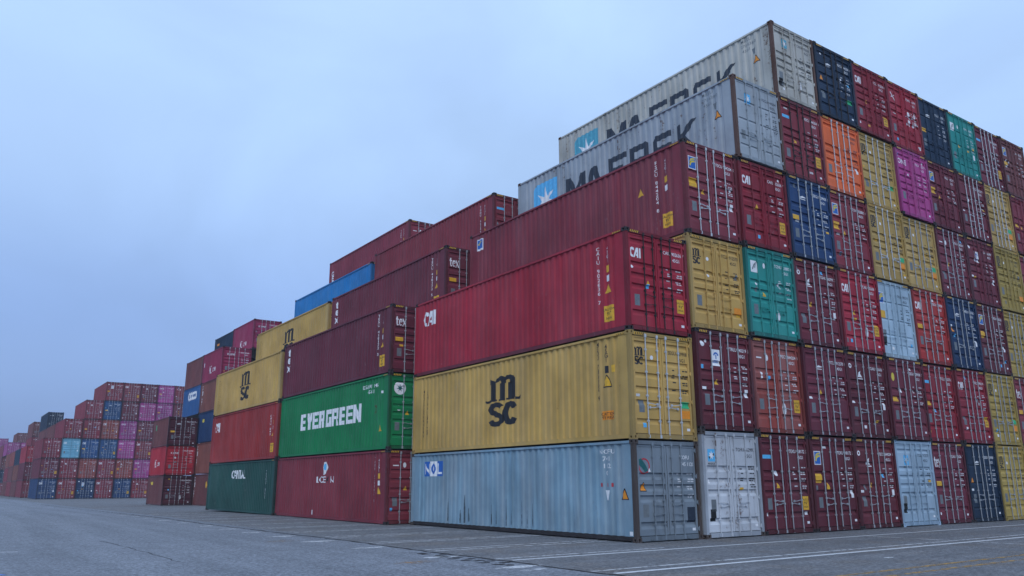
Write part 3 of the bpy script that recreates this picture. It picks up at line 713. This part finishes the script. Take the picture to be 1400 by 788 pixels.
for k, (x, y, rx, ry) in enumerate([(-5.85, -3.0, .55, .22), (-5.9, -3.55, .35, .12), (-6.0, -.35, .45, .20), (-6.1, 2.9, .5, .2), (-6.15, 5.75, .55, .2), (-6.2, 8.45, .5, .2), (-6.25, 11.0, .4, .2), (-6.3, 13.5, .4, .22),
        (-6.35, 16.2, .4, .25), (-6.4, 19.3, .35, .25), (-6.45, 22.4, .35, .25), (-6.5, 25.5, .35, .25), (-6.5, 28.4, .3, .25), (-6.5, 31.4, .3, .25)]): blotch(x, y, rx, ry, PW2, 20+k)
blotch(-6.9, -1.1, .60, .35, PO, 5); blotch(-6.95, 6.4, .5, .3, PO, 6); blotch(-5.0, -6.9, .8, .12, PO, 7); blotch(1.2, -6.0, .22, .07, PW, 8)
paintstrip([(-14.3, 7.2), (-13.02, 6.75)], .12, PW, 'painted_line')
paintstrip([(-13.95, 1.05), (-13.64, 1.32)], .20, plain('blue_road_paint', (.03, .16, .55), .6, 0, .2), 'painted_mark')
CRK = plain('crack_filler', (.020, .020, .022), .85, 0, .3)
def crack(pts, wd, seed):
    rnd = random.Random(seed); P = []
    for (xa, ya), (xb, yb) in zip(pts, pts[1:]):
        n = max(2, int(abs(yb-ya)/.35))
        for k in range(n): f = k/n; P.append((xa+(xb-xa)*f+rnd.uniform(-.05, .05), ya+(yb-ya)*f, wd*rnd.uniform(.35, 1.3)))
    mb = MB()
    for (xa, ya, wa), (xb, yb, wb) in zip(P, P[1:]): mb.quad((xa-wa, ya, .0055+gz(ya)), (xa+wa, ya, .0055+gz(ya)), (xb+wb, yb, .0055+gz(yb)), (xb-wb, yb, .0055+gz(yb)))
    o = add('pavement_crack', mb.mesh('pavement_crack'), CRK); o['kind'] = 'structure'
crack([(-5.30, -9), (-5.40, -1.6), (-5.50, .3), (-5.48, 5.6), (-5.75, 12.2), (-5.95, 18.2), (-6.0, 28), (-6.1, 45), (-6.3, 75)], .055, 1)
CRK = plain('old_crack', (.060, .064, .070), .85, 0, .3, .35, 7)
crack([(-10.63, 1.9), (-10.70, 6.6), (-10.92, 9.9)], .018, 2)
CRK = plain('crack_filler', (.020, .020, .022))
for k in range(16): blotch(-5.6+random.uniform(-.35, .2), -2.6+k*.22, .16, .10, CRK, 60+k, 'crack_crumble')

# ------------------------------------------------------------------ block of containers nearest the camera: the tall wall of doors
HC = 2.92
COLX = [0.0]+[2.4837+2.4535*k for k in range(10)]
COLY = [0.0, -.09, -.14, -.12, -.10, -.08, -.06, -.05, -.05, -.05, -.05]
S = lambda **k: k
# (column, tier): colour, bars, door style, print and stickers
B1 = {
 (1, 0): ('whitegrey', 'p', 'C', S(logo='star', st='p', ink=BLACK)), (2, 0): ('oxblood', 'g', 'A', S(logo='bar', st='tcd')), (3, 0): ('oxblood', 'g', 'A', S(logo='wave', st='tw')),
 (4, 0): ('oxblood', 'g', 'A', S(logo='ship', st='taw')), (5, 0): ('lightblue', 'p', 'A', S(logo='star', mid=1, st='p', ink=DNAVY)), (6, 0): ('darkmaroon', 'g', 'A', S(logo='tex', st='y')),
 (7, 0): ('darknavy', 'g', 'B', S(logo='swoosh', st='Ta')), (8, 0): ('olive', 'g', 'A', S(logo='msc', st='g', ink=BLACK)), (9, 0): ('oxblood', 'g', 'A', S(st='tc')), (10, 0): ('brick', 'g', 'A', S(logo='cai', st='t')),
 (0, 1): ('yellow', 'b', 'A', S(logo='msc', st='go', ink=BLACK)), (1, 1): ('oxblood', 'g', 'A', S(logo='palm', st='taw')), (2, 1): ('brick', 'g', 'A', S(logo='oval', st='cs')), (3, 1): ('darkmaroon', 'g', 'A', S(logo='swoosh', st='ta')),
 (4, 1): ('oxblood', 'g', 'A', S(logo='ship', st='aw')), (5, 1): ('darkmaroon', 'g', 'A', S(logo='coin', st='yd')), (6, 1): ('deepcrimson', 'g', 'A', S(logo='bar', st='y')), (7, 1): ('deepcrimson', 'g', 'A', S(logo='cai', st='c')),
 (8, 1): ('olive', 'g', 'A', S(logo='msc', st='go', ink=BLACK)), (9, 1): ('maroon', 'g', 'A', S(logo='tex', st='y')), (10, 1): ('oxblood', 'g', 'A', S(st='t')),
 (0, 2): ('crimson', 'd', 'A', S(logo='cai', st='tc', n=0)), (1, 2): ('yellow', 'p', 'A', S(logo='msc', st='o', ink=BLACK)), (2, 2): ('teal', 'p', 'A', S(logo='frame', st='ts')), (3, 2): ('darkmaroon', 'g', 'A', S(logo='ship', st='tw')),
 (4, 2): ('crimson', 'g', 'A', S(logo='cai', st='tcs', n=0)), (5, 2): ('greyblue', 'p', 'B', S(logo='wave', st='p', ink=DNAVY)), (6, 2): ('red', 'g', 'A', S(logo='cai', st='y')), (7, 2): ('navy', 'g', 'A', S(logo='swoosh', st='Tw')),
 (8, 2): ('oxblood', 'g', 'A', S(logo='wave', st='w')), (9, 2): ('olive', 'g', 'A', S(logo='msc', st='g', ink=BLACK)), (10, 2): ('oxblood', 'g', 'A', S(st='t')),
 (1, 3): ('maroon', 'b', 'A', S(logo='wave', st='tw', n=1)), (2, 3): ('deepcrimson', 'p', 'A', S(logo='cai', st='tc', n=0)), (3, 3): ('navy', 'g', 'A', S(logo='swoosh', st='y')), (4, 3): ('maroon', 'g', 'A', S(logo='wave', st='t')),
 (5, 3): ('yellow', 'b', 'A', S(logo='msc', st='go', ink=BLACK)), (6, 3): ('yellow', 'g', 'A', S(logo='msc', st='go', ink=BLACK)), (7, 3): ('darkmaroon', 'g', 'A', S(logo='oval', st='t')), (8, 3): ('darkmaroon', 'p', 'A', S(logo='palm', st='aw')),
 (9, 3): ('olive', 'p', 'A', S(logo='msc', st='o', ink=BLACK)), (10, 3): ('maroon', 'g', 'A', S(st='t')),
 (2, 4): ('mgrey', 'p', 'B', S(logo='star', mid=1, st='', ink=DNAVY)), (3, 4): ('maroon', 'd', 'A', S(logo='bar', st='tc')), (4, 4): ('orange', 'b', 'A', S(logo='', st='w', ink=DNAVY)), (5, 4): ('yellow', 'b', 'A', S(logo='msc', st='g', ink=BLACK)),
 (6, 4): ('magenta', 'p', 'A', S(logo='one', st='')), (7, 4): ('darkmaroon', 'p', 'A', S(logo='wave', st='t')), (8, 4): ('darkmaroon', 'b', 'A', S(logo='', st='ad')), (9, 4): ('yellow', 'b', 'A', S(logo='msc', st='go', ink=BLACK)), (10, 4): ('maroon', 'p', 'A', S(st='ty')),
 (3, 5): ('cream', 'p', 'A', S(logo='star', mid=1, st='sp', ink=DNAVY, lb=LBLUE2)), (4, 5): ('darknavy', 'd', 'A', S(logo='swoosh', st='Tg')), (5, 5): ('deepcrimson', 'p', 'A', S(logo='cai', st='tc')), (6, 5): ('crimson', 'p', 'A', S(logo='cross', st='')),
 (7, 5): ('darknavy', 'p', 'B', S(logo='swoosh', st='y')), (8, 5): ('teal', 'p', 'B', S(logo='frame', st='tw')), (9, 5): ('darkmaroon', 'b', 'A', S(logo='bar', st='ac')), (10, 5): ('brown', 'p', 'A', S(logo='wave', st='d')),
}
EXTRA = {'cai': ' with white initials', 'wave': ' with blue logo', 'tex': ' with white lowercase letters', 'msc': ' with black logo', 'star': ' with star logo'}
def col_label(c, t, colour, logo):
    return f"{NAMEOF[colour]} container{EXTRA.get(logo, '')}, {ORD[c]} column of the nearest door wall, {ROW[t]} row"
SIDES = {}
G1 = 'containers stacked in the nearest wall of doors'
C00, s00 = container(0, 0, 0, 'nolblue', 'weathered blue grey container with grey doors at the near bottom corner', h=2.605, doorcolor='nolgrey', group=G1, style='C', bars='p',
    spec=S(logo='crest', st='TP', num=('NOFU', '745 1120')), cast=WORN, post=WORN, hazard=False, rail=DARKST)
SIDES[(0, 0)] = (s00, 2.605)
for (c, t), (co, br, sty, sp_) in B1.items():
    z = 2.605+HC*(t-1) if c == 0 else HC*t
    if c == 1 and t == 3: z, hh = 8.72, 3.0
    else: hh = HC
    kw = {}
    if co in ('mgrey', 'cream'): kw = dict(cast=RUSTY, post=RUSTY, hazard=(co == 'mgrey'))
    if co in ('whitegrey', 'lightblue'): kw = dict(cast=(pm(co) if co == 'lightblue' else WORN), hazard=False)
    if co in ('yellow', 'olive'): kw = dict(cast=shaded_grimy(co))
    if co in ('crimson', 'maroon', 'oxblood'): kw = dict(rail=pm('darkmaroon'))
    lab = col_label(c, t, co, sp_.get('logo'))
    jx, jy = (0, 0) if c == 0 else (random.uniform(-.006, .006), random.uniform(-.065, .065))
    o, sw = container(COLX[c]+jx, COLY[c]+jy, z, co, lab, h=hh if not (c == 1 and t == 2) else HC-.04, group=G1, style=sty, bars=br, spec=sp_, hidden_sides=(c > 3), **kw)
    SIDES[(c, t)] = (sw, hh)

# ---- writing and marks on the long sides of the nearest block
L40 = 12.192
def sp(sw, h, name, key, fn, mat, y, z, L=L40, lift=.004): return side_print(sw, name, key, fn, mat, L, round(h, 3), y, z, lift)
def near_marks(sw, h, num, mat, y=1.05, caution=True, t45=True, tri_=True, L=L40):
    sp(sw, h, 'container_number', 'v'+num, lambda: stack(num, .112, .006, 1.18), mat, y+.28, h*.60, L)
    if t45: sp(sw, h, 'container_number', 'v45', lambda: stack('45G1', .115, .006, 1.1), mat, y-.12, h*.79, L)
    if tri_:
        sp(sw, h, 'warning_sticker', 'vt0', lambda: tri(.14), YEL, y-.12, h*.44, L)
        sp(sw, h, 'small_label', 'vlab', lambda: rect(-.07, .07, -.09, .09), WHITE, y-.12, h*.55, L)
        sp(sw, h, 'small_label', 'vlab2', lambda: rect(-.07, .07, -.10, .10), YEL, y-.12, h*.645, L)
    if caution:
        sp(sw, h, 'caution_sticker', 'vc0', lambda: rect(-.19, .19, -.23, .23), YEL, y-.12, h*.20, L)
        sp(sw, h, 'lettering', 'vc1', lambda: xf(caution_text(), 1.2), BLACK, y-.12, h*.20, L, .006)
# weathered blue-grey one
sw, h = SIDES[(0, 0)]
for k, (ch, m1, m2) in enumerate((('N', BLUEP, WHITE), ('O', WHITE, BLUEP), ('L', BLUEP, WHITE))):
    y = 11.04-k*.465
    sp(sw, h, 'logo', 'nolq', lambda: rect(-.2325, .2325, -.265, .265), m1, y, 2.02)
    sp(sw, h, 'lettering', 'nol'+ch, lambda ch=ch: (ribbon(arc(0, 0, .115, .155, 90, 450, 14), .085) if ch == 'O' else fit(text(ch, .40, .03), .36, .38)), m2, y, 2.02, L40, .006)
for k, (s_, y) in enumerate((('NOFU', 0), ('741', 0), ('112', 0), ('0', 0))):
    sp(sw, h, 'container_number', 'nn'+s_, lambda s_=s_: text(s_, .125, .004, 1.3), WHITE, 1.12, 2.32-k*.19)
sp(sw, h, 'small_label', 'nrd', lambda: rect(-.24, -.18, -.05, .05)+rect(-.02, .04, -.05, .05)+rect(.16, .22, -.05, .05), REDP, 1.12, 1.44)
sp(sw, h, 'small_label', 'nwt', lambda: [[(-.10, .12), (.10, .12), (.04, -.14), (-.04, -.14)]], WHITE, 1.12, 1.18)
sp(sw, h, 'warning_sticker', 'ntb2', lambda: tri(.16), BLACK, .44, 1.18); sp(sw, h, 'warning_sticker', 'ntt', lambda: tri(.12), ORG, .44, 1.17, L40, .006)
sp(sw, h, 'small_label', 'nw2', lambda: rect(-.06, .06, -.05, .05), WHITE, .24, .22)
SCF = plain('scuffed_paint', (.115, .175, .215), .6, 0, .6, .5, 9)
rs = random.Random(4)
for k in range(22):
    y = .50+.2794*(rs.choice([rs.gauss(29, 2.2), rs.gauss(18, 4), rs.uniform(6, 36)])//1)+.094; hh_ = rs.uniform(.25, .9); b0 = rs.uniform(.18, .30)
    sp(sw, h, 'scrape_mark', 'scr%d' % k, lambda hh_=hh_: [[(-.022, 0), (.03, .02), (.026, hh_*.5), (.012, hh_*.8), (.016, hh_), (-.006, hh_*.96), (-.018, hh_*.6)]], SCF, y, b0)
# mustard yellow side with big black logo
def msc_side(sw, h, near=True, y=6.09, s_=1.0):
    sp(sw, h, 'logo', 'mscbig', lambda: xf(msc_logo(), 1.6, 0, 0, .82), BLACK, y, 1.50*h/2.92)
    sp(sw, h, 'lettering', 'shipco', lambda: stack('SHIPPING CO', .15, .012, .98), BLACK, 11.12, h*.50)
    sp(sw, h, 'lettering', 'medit', lambda: stack('MEDITERRANEAN', .125, .006, 1.1), BLACK, 11.38, h*.50)
    if near:
        sp(sw, h, 'container_number', 'vms', lambda: stack('MEDU 785562 4', .125, .010, 1.0), BLACK, 1.35, h*.66)
        sp(sw, h, 'container_number', 'v45b', lambda: stack('45G1', .125, .012, 1.0), BLACK, 1.0, h*.82)
        sp(sw, h, 'small_label', 'vlabb', lambda: rect(-.06, .06, -.10, .10), BLACK, 1.0, h*.665)
        sp(sw, h, 'small_label', 'vlab2', lambda: rect(-.07, .07, -.10, .10), YEL, .74, h*.665)
        sp(sw, h, 'warning_sticker', 'ntb', lambda: tri(.19), BLACK, 1.0, h*.545); sp(sw, h, 'warning_sticker', 'mty', lambda: tri(.15), YEL, 1.0, h*.545, L40, .006)
        sp(sw, h, 'caution_sticker', 'mor', lambda: rect(-.24, .24, -.12, .12), ORG, 1.0, h*.235)
        qq = sp(sw, h, 'lettering', 'mor2', lambda: xf(text('CAUTION', .085, .010), 1, 0, .04)+xf(text("9'6\" HIGH", .085, .010), 1, 0, -.055), BLACK, 1.0, h*.235, L40, .006)
sw, h = SIDES[(0, 1)]; msc_side(sw, h)
sw, h = SIDES[(0, 2)]
sp(sw, h, 'lettering', 'caib', lambda: fit(cai_logo(), .91, .57), WHITE, 11.12, 2.19)
near_marks(sw, h, 'CAIU 902636 7', WHITE, y=.95)
sw, h = SIDES[(1, 3)]
near_marks(sw, h, 'FSCU 844204 8', WHITE, y=.95, tri_=False)
sp(sw, h, 'warning_sticker', 'vt0', lambda: tri(.14), YEL, 1.95, h*.60); sp(sw, h, 'small_label', 'vlab', lambda: rect(-.07, .07, -.09, .09), WHITE, .83, h*.55); sp(sw, h, 'small_label', 'vlab2', lambda: rect(-.07, .07, -.10, .10), YEL, .83, h*.645)
sp(sw, h, 'logo', 'fls0', lambda: rect(-.21, .21, -.25, .25), WHITE, 11.45, h*.82); sp(sw, h, 'logo', 'fls1', lambda: rect(-.17, .17, -.17, .21), BLUEP, 11.45, h*.82, L40, .006)
sp(sw, h, 'logo', 'fls2', lambda: ribbon([(-.12, .0), (-.04, .10), (.12, .12)], .06), GOLD, 11.45, h*.82, L40, .008)
# light grey sides with the star and long dark lettering
def star_side(sw, h, blue):
    sp(sw, h, 'logo', 'stbig'+blue.name, lambda: [[(-.82, -.84), (.82, -.84), (.82, .84), (-.60, .84), (-.76, .78), (-.82, .62)]], blue, 10.22, 1.58)
    sp(sw, h, 'logo', 'stbigs', lambda: star7(.70, .25), WHITE, 10.22, 1.52, L40, .007)
    def wd():
        o = []
        for g, a, b_ in ((M_, 8.82, 7.57), (A_, 7.68, 6.48), (E_, 6.19, 5.20), (Rr_, 5.0, 4.0), (S_, 3.80, 2.90), (K_, 2.61, 1.70)):
            ua = max(q[0] for p in g for q in p)
            o += [[(-a+5.2+u/ua*(a-b_), v*1.15-.575) for u, v in p] for p in g]
        return o
    sp(sw, h, 'lettering', 'maerskbig', wd, DNAVY, 5.2, 2.045-.575)
    sp(sw, h, 'container_number', 'mn', lambda: xf(text('MRKU', .12, .004), 1, 0, .2)+xf(text('270 638 0', .12, .004), 1, .1, 0)+xf(text('45G1', .12, .004), 1, 0, -.2), PLATE, 1.15, 2.47)
    sp(sw, h, 'small_label', 'mnp', lambda: [[(-.09, .10), (.09, .10), (.04, -.12), (-.04, -.12)]], PLATE, .85, 2.12)
    sp(sw, h, 'warning_sticker', 'ntb2', lambda: tri(.16), BLACK, .77, 1.74); sp(sw, h, 'warning_sticker', 'mty2', lambda: tri(.12), ORG, .77, 1.74, L40, .006)
sw, h = SIDES[(2, 4)]; star_side(sw, h, LBLUE)
sw, h = SIDES[(3, 5)]; star_side(sw, h, LBLUE2)

# ------------------------------------------------------------------ second and third blocks (side walls facing the yard)
G2 = 'containers stacked in the second block'; G3 = 'containers stacked in the third block'
X2, Y2 = -.85, 12.58
_, s20 = container(X2, Y2, 0, 'maroon', 'maroon container with small white emblem, under the bright green container', h=2.774, group=G2, spec=S(logo='oval', st='t'))
_, s21 = container(X2, Y2, 2.774, 'green', 'bright green container with large white block lettering along its side', h=2.96, group=G2, spec=S(logo='', st='t'))
_, s22 = container(X2, Y2, 5.734, 'darkmaroon', 'dark maroon container resting on the bright green container', h=2.745, group=G2, spec=S(logo='tex', st='y'))
_, s23 = container(X2+2.46, Y2+.05, 8.479, 'darkmaroon', 'dark maroon container set back, fourth row, behind the one on the green container', h=2.86, group=G2, spec=S(logo='tex', st='y'))
_, s24 = container(X2+4.92, Y2+.1, 11.339, 'maroon', 'maroon container on the fifth row, highest behind the green container', h=2.91, group=G2, spec=S(logo='bar', st='t'))
X3, Y3 = -.95, 24.85
_, s30 = container(X3, Y3, 0, 'darkgreen', 'dark green container with white capital letters, leftmost on the ground beside the maroon one', h=2.751, group=G3)
_, s31 = container(X3, Y3, 2.751, 'red', 'red container with white initials, on top of the dark green container', h=2.905, group=G3)
_, s32 = container(X3, Y3, 5.656, 'yellow', 'mustard yellow container with black logo, on top of the red container', h=2.65, group=G3)
_, s33 = container(X3+2.46, Y3+.2, 8.306, 'yellow', 'mustard yellow container set back one row below the sky blue container', h=2.92, group=G3, spec=S(logo='msc', ink=BLACK))
_, s34 = container(X3+4.92, Y3+.25, 11.226, 'skyblue', 'bright sky blue container high on the third block', h=2.66, group=G3)
_, s35 = container(X3+7.38, Y3+.45, 13.886, 'maroon', 'maroon container highest of the third block, behind the sky blue container', h=3.08, group=G3, spec=S(logo='oval', st='t'))
h = 2.774
sp(s20, h, 'logo', 'lc0', lambda: fit(disc(0, .02, .30, 12, .40)+[[(-.22, -.30), (.05, -.38), (-.05, -.52), (-.26, -.50)]], .58, .56), WHITE, 6.1, 2.17)
sp(s20, h, 'logo', 'lc1', lambda: disc(.0, .03, .16, 10, .14), LBLUE, 6.1, 2.20, L40, .006)
sp(s20, h, 'lettering', 'lc2', lambda: fit(text('LCE', .42, .012), 1.02, .27), WHITE, 6.51, 1.69); sp(s20, h, 'lettering', 'lc3', lambda: fit(text('A', .42, .02), .36, .27), BLACK, 5.78, 1.69); sp(s20, h, 'lettering', 'lc4', lambda: fit(text('N', .42, .012), .36, .27), WHITE, 5.34, 1.69)
near_marks(s20, h, 'TCNU 028807 8', WHITE, y=.85, caution=False); sp(s20, h, 'small_label', 'nw3', lambda: rect(-.10, .10, -.10, .10), WHITE, 7.4, .28)
h = 2.96
def egw():
    o, wdt = evergreen_word(); return fit(o, 6.74, .76)
sp(s21, h, 'lettering', 'egw', egw, WHITE, 6.01, 1.575)
sp(s21, h, 'container_number', 'egn', lambda: xf(text('EGHU 845', .15, .012, 1.6), 1, 0, .11)+xf(text('45G1', .15, .012, 1.4), 1, 0, -.11), WHITE, 1.75, h*.83)
sp(s21, h, 'warning_sticker', 'vt0', lambda: tri(.14), YEL, .8, h*.28); sp(s21, h, 'small_label', 'nw2', lambda: rect(-.06, .06, -.05, .05), WHITE, .7, h*.76)
for ss, hh in ((s22, 2.745), (s23, 2.86)):
    sp(ss, hh, 'lettering', 'texv', lambda: stack('tex', .42, .05, 1.0, 1.2), WHITE, 11.55, hh*.68)
    near_marks(ss, hh, 'TEXU 418172 5', WHITE, y=.95)
near_marks(s24, 2.91, 'TGHU 662990 3', WHITE, y=.9, caution=False)
near_marks(s35, 3.08, 'TGHU 662990 3', WHITE, y=.9, caution=False); sp(s35, 3.08, 'lettering', 'caiv', lambda: stack('GESEA', .34, .04, 1.0, 1.2), WHITE, 11.6, 1.5)
sp(s30, 2.751, 'lettering', 'cap', lambda: fit(text('CAPITAL', .46, .02), 2.5, .48), WHITE, 6.11, 2.045); sp(s30, 2.751, 'container_number', 'v30', lambda: stack('CRXU 452', .16, .014, 1.1), WHITE, 1.35, 1.5)
sp(s31, 2.905, 'lettering', 'caib', lambda: fit(cai_logo(), .91, .57), WHITE, 11.12, 2.15); near_marks(s31, 2.905, 'CAIU 842', WHITE, y=.95)
msc_side(s32, 2.65, False); msc_side(s33, 2.92, False)
YL = plain('bright_yellow_print', (.70, .52, .05), .5, 0, .3)
sp(s32, 2.65, 'lettering', 'yv', lambda: stack('0231 5', .17, .02, 1.1), YL, 1.05, .75)
# emblems on the green and maroon door ends that show in the gap
gst = 'A'
def gap_emblems():
    for (X, Y, z, h, kind) in ((X2, Y2, 2.774, 2.96, 'round'),):
        o = [q for q in bpy.data.objects if q.parent is None and q.get('label', '').startswith('bright green')][0]
        dl = [q for q in o.children if q.name.startswith('door') and not q.name.startswith(('door_header', 'door_sill'))][0]
        door_print(dl, 'logo', 'eg0', lambda: disc(0, 0, .26, 18), WHITE, 2.96, gst, .20*W, .80*2.96)
        door_print(dl, 'logo', 'eg1', lambda: star7(.16, .06), TEALP, 2.96, gst, .20*W, .80*2.96, .0045)
        door_print(dl, 'small_label', 'eg2', lambda: disc(0, 0, .10), WHITE, 2.96, gst, .19*W, .535*2.96, .0045)
gap_emblems()

# ------------------------------------------------------------------ fourth block: twenty-foot containers
L20 = 6.058; h20 = 2.62
G4 = 'short containers in the fourth block'
XD, YD, ZD = 1.05, 58.6, gz(58.6)
hd = 2.49
DK = [('brown', 'blackmaroon', 'brown short container with yellow mark, bottom of the three-high dark stack', S(logo='', st='s')),
      ('brightred', 'brightred', 'bright red short container, middle of the three-high dark stack', S(logo='kline', st='d')),
      ('brown', 'blackmaroon', 'dark maroon short container, top of the three-high stack standing forward', S(logo='swoosh', st='y'))]
for k, (co, dc, lab, spx) in enumerate(DK):
    _, ss = container(XD, YD, ZD+k*hd, co, lab, L=L20, h=hd, doorcolor=dc, group=G4, spec=spx, hazard=False)
    if k == 0: sp(ss, hd, 'logo', 'ydk', lambda: [[(-.4, .1), (-.1, .0), (.2, .12), (.45, .05), (.4, -.18), (-.2, -.2)]], YL, 4.6, hd*.76, L20)
    if k == 1: sp(ss, hd, 'lettering', 'kl1', lambda: text('K', .62, .06)+xf(text('LINE', .34, .02), 1, 1.15, -.05), WHITE, 3.9, hd*.42, L20)
    if k == 2: sp(ss, hd, 'small_label', 'gdk', lambda: rect(-.12, .12, -.25, .25), GREENP, 4.9, hd*.7, L20)
XB, YA, YB = 3.55, 52.9, 59.05
def z4(k): return -.23+k*h20
A4 = [('brown', 'brown short container at ground level, right beside the dark green container', None), ('rustbrown', 'rust brown short container, second up beside the red container', None),
      ('navy', 'navy short container between the rust brown and the brown short ones', None), ('rustbrown', 'rust brown short container directly beneath the pinkish red one', None),
      ('pinkred', 'pinkish red short container with white letters, behind the yellow container', 'kline')]
for k, (co, lab, lg) in enumerate(A4):
    _, ss = container(XB, YA, z4(k), co, lab, L=L20, h=h20, group=G4, hazard=False, spec=S(logo=lg, st=''))
    if k in (0, 1, 3): sp(ss, h20, 'lettering', 'vfar', lambda: stack('TTNU 481', .19, .03, 1.1), WHITE, 5.5, h20*.58, L20)
    if k == 0: sp(ss, h20, 'small_label', 'yel0', lambda: disc(0, 0, .2, 10, .32), YEL, 1.75, h20*.66, L20)
    if k == 2: sp(ss, h20, 'logo', 'goldn', lambda: disc(0, 0, .34, 10, .16), GOLD, 4.4, h20*.72, L20)
    if k == 4:
        sp(ss, h20, 'lettering', 'kl1', lambda: text('K', .62, .06)+xf(text('LINE', .34, .02), 1, 1.15, -.05), WHITE, 3.6, h20*.38, L20); sp(ss, h20, 'small_label', 'kr', lambda: rect(-.1, .1, -.18, .18), WHITE, 5.6, h20*.62, L20)
B4 = [(3, 'blue', 'blue short container with white letters, above the forward dark stack'), (4, 'brown', 'brown short container on top of the blue short one')]
for k, co, lab in B4:
    _, ss = container(XB, YB, z4(k), co, lab, L=L20, h=h20, group=G4, hazard=False, spec=S(st=''))
    if k == 3: sp(ss, h20, 'lettering', 'cos', lambda: text('COSCO', .70, .09, .85), WHITE, 2.9, h20*.70, L20)
_, ss = container(XB+2.46, YA, z4(5)+.02, 'pinkred', 'pinkish red short container with white letters, highest of the fourth block', L=L20, h=h20, group=G4, hazard=False, spec=S(logo='kline', st=''))
sp(ss, h20, 'lettering', 'kl1', lambda: text('K', .62, .06)+xf(text('LINE', .34, .02), 1, 1.15, -.05), WHITE, 3.6, h20*.30, L20)
_, ss = container(XB+2.46, YB, z4(5)-.05, 'darknavy', 'dark navy short container left of the highest pinkish red one', L=L20, h=h20, group=G4, hazard=False, spec=S(st=''))
sp(ss, h20, 'small_label', 'org4', lambda: rect(-.35, .35, -.1, .1), ORG, 4.9, h20*.74, L20)

# ------------------------------------------------------------------ far block with its own wall of doors
X5, Y5, w5, Z5 = -2.65, 121.3, 2.51, -.44
G5 = 'containers in the far wall of doors'
m_, n_, b_, p_, l_, d_, k_ = 'maroon', 'navy', 'brown', 'mauve', 'seablue', 'darkmaroon', 'dullblue'
FAR = [[n_, m_, n_, m_, n_, m_, d_, m_], [d_, m_, 'brick', m_, 'brick', p_, m_, d_], [m_, l_, k_, k_, p_, m_, p_, m_], [None, m_, m_, 'brick', p_, d_, p_, m_], [None, None, m_, k_, d_, p_, p_, d_], [None, None, None, m_, m_, d_, p_, m_]]
for t, row in enumerate(FAR):
    for c, co in enumerate(row):
        if co is None: continue
        lab = f"{NAMEOF[co]} container, {ORD[c]} column of the distant far-left door wall, {ROW[t]} row"
        container(X5+c*w5, Y5, Z5+t*2.92, co, lab, h=2.92, group=G5, hazard=False, bars='g' if co != l_ else 'p', hidden_sides=True,
                  spec=S(logo='one' if co == p_ else random.choice(['ship', 'oval', 'palm', 'cai', 'swoosh']), st=random.choice(['tw', 'tc', 'yd', 'aw', 'y', 'w']), n=(t*3+c) % 9))
G6 = 'containers in the most distant stacks'
FARL = [ # column, tier, Y, colour, label
 (0, 0, 147, m_, 'maroon container at the foot of the distant stack left of the far door wall'), (0, 1, 147, d_, 'dark maroon container, middle of the distant stack left of the far door wall'), (0, 2, 147, 'crimson', 'crimson container topping the distant three-high stack left of the far door wall'),
 (1, 3, 134.2, b_, 'brown container beside the fourth row of the far door wall'), (1, 3, 147, b_, 'brown container under the distant dark navy one on the skyline'), (1, 4, 147, 'darknavy', 'dark navy container on the distant skyline left of the far door wall'),
 (0, 0, 159.7, b_, 'brown container at ground level behind the distant three-high stack'), (0, 1, 159.7, 'rustbrown', 'rust brown container, second row behind the distant three-high stack'), (0, 2, 159.7, 'darknavy', 'dark navy container, third row behind the distant three-high stack'),
 (0, 0, 172.4, m_, 'maroon container at ground level near the far left edge'), (0, 1, 172.4, b_, 'brown container in the second row near the far left edge'), (0, 2, 172.4, 'brick', 'brick red container in the third row near the far left edge'),
 (0, 0, 185.1, b_, 'brown container at ground level at the far left edge'), (0, 1, 185.1, m_, 'maroon container in the second row at the far left edge'), (0, 2, 185.1, 'rustbrown', 'rust brown container in the third row at the far left edge'),
 (1, 3, 172.4, m_, 'maroon container fourth up in the distant skyline step'), (1, 4, 172.4, b_, 'brown container topping the distant skyline step left of the navy one'),
 (0, 3, 198, p_, 'magenta container with doors showing, above the far left edge stacks'), (1, 3, 198, p_, 'magenta container with doors showing, right of the other distant magenta one'), (1, 4, 212, b_, 'brown container topping the leftmost distant skyline step'),
 (0, 3, 212, m_, 'maroon container below the leftmost distant skyline step'), (0, 4, 240, p_, 'magenta pink container at the extreme left of the distant skyline'), (0, 3, 240, b_, 'brown container under the extreme left magenta container'),
 (0, 2, 212, b_, 'brown container third up at the extreme left edge'), (0, 1, 212, 'darknavy', 'dark navy container second up at the extreme left edge'), (0, 0, 212, m_, 'maroon container on the ground at the extreme left edge')]
for c, t, Y, co, lab in FARL:
    container(X5+c*w5, Y, gz(Y)+t*2.92, co, lab, h=2.92, group=G6, hazard=False, spec=S(logo='one' if co == p_ else 'oval', st='w'))

# ------------------------------------------------------------------ thin morning haze over the yard
mb = MB(); mb.box(-505, 505, -205, 705, -2.0, 18.6)
hz = bpy.data.materials.new('haze'); hz.use_nodes = True; ht = hz.node_tree; ht.nodes.clear()
ho = ht.nodes.new('ShaderNodeOutputMaterial'); pv = ht.nodes.new('ShaderNodeVolumePrincipled')
pv.inputs['Color'].default_value = (.80, .88, 1.0, 1); pv.inputs['Density'].default_value = .0005
ht.links.new(pv.outputs[0], ho.inputs['Volume'])
o = add('haze', mb.mesh('haze'), hz); o['kind'] = 'stuff'
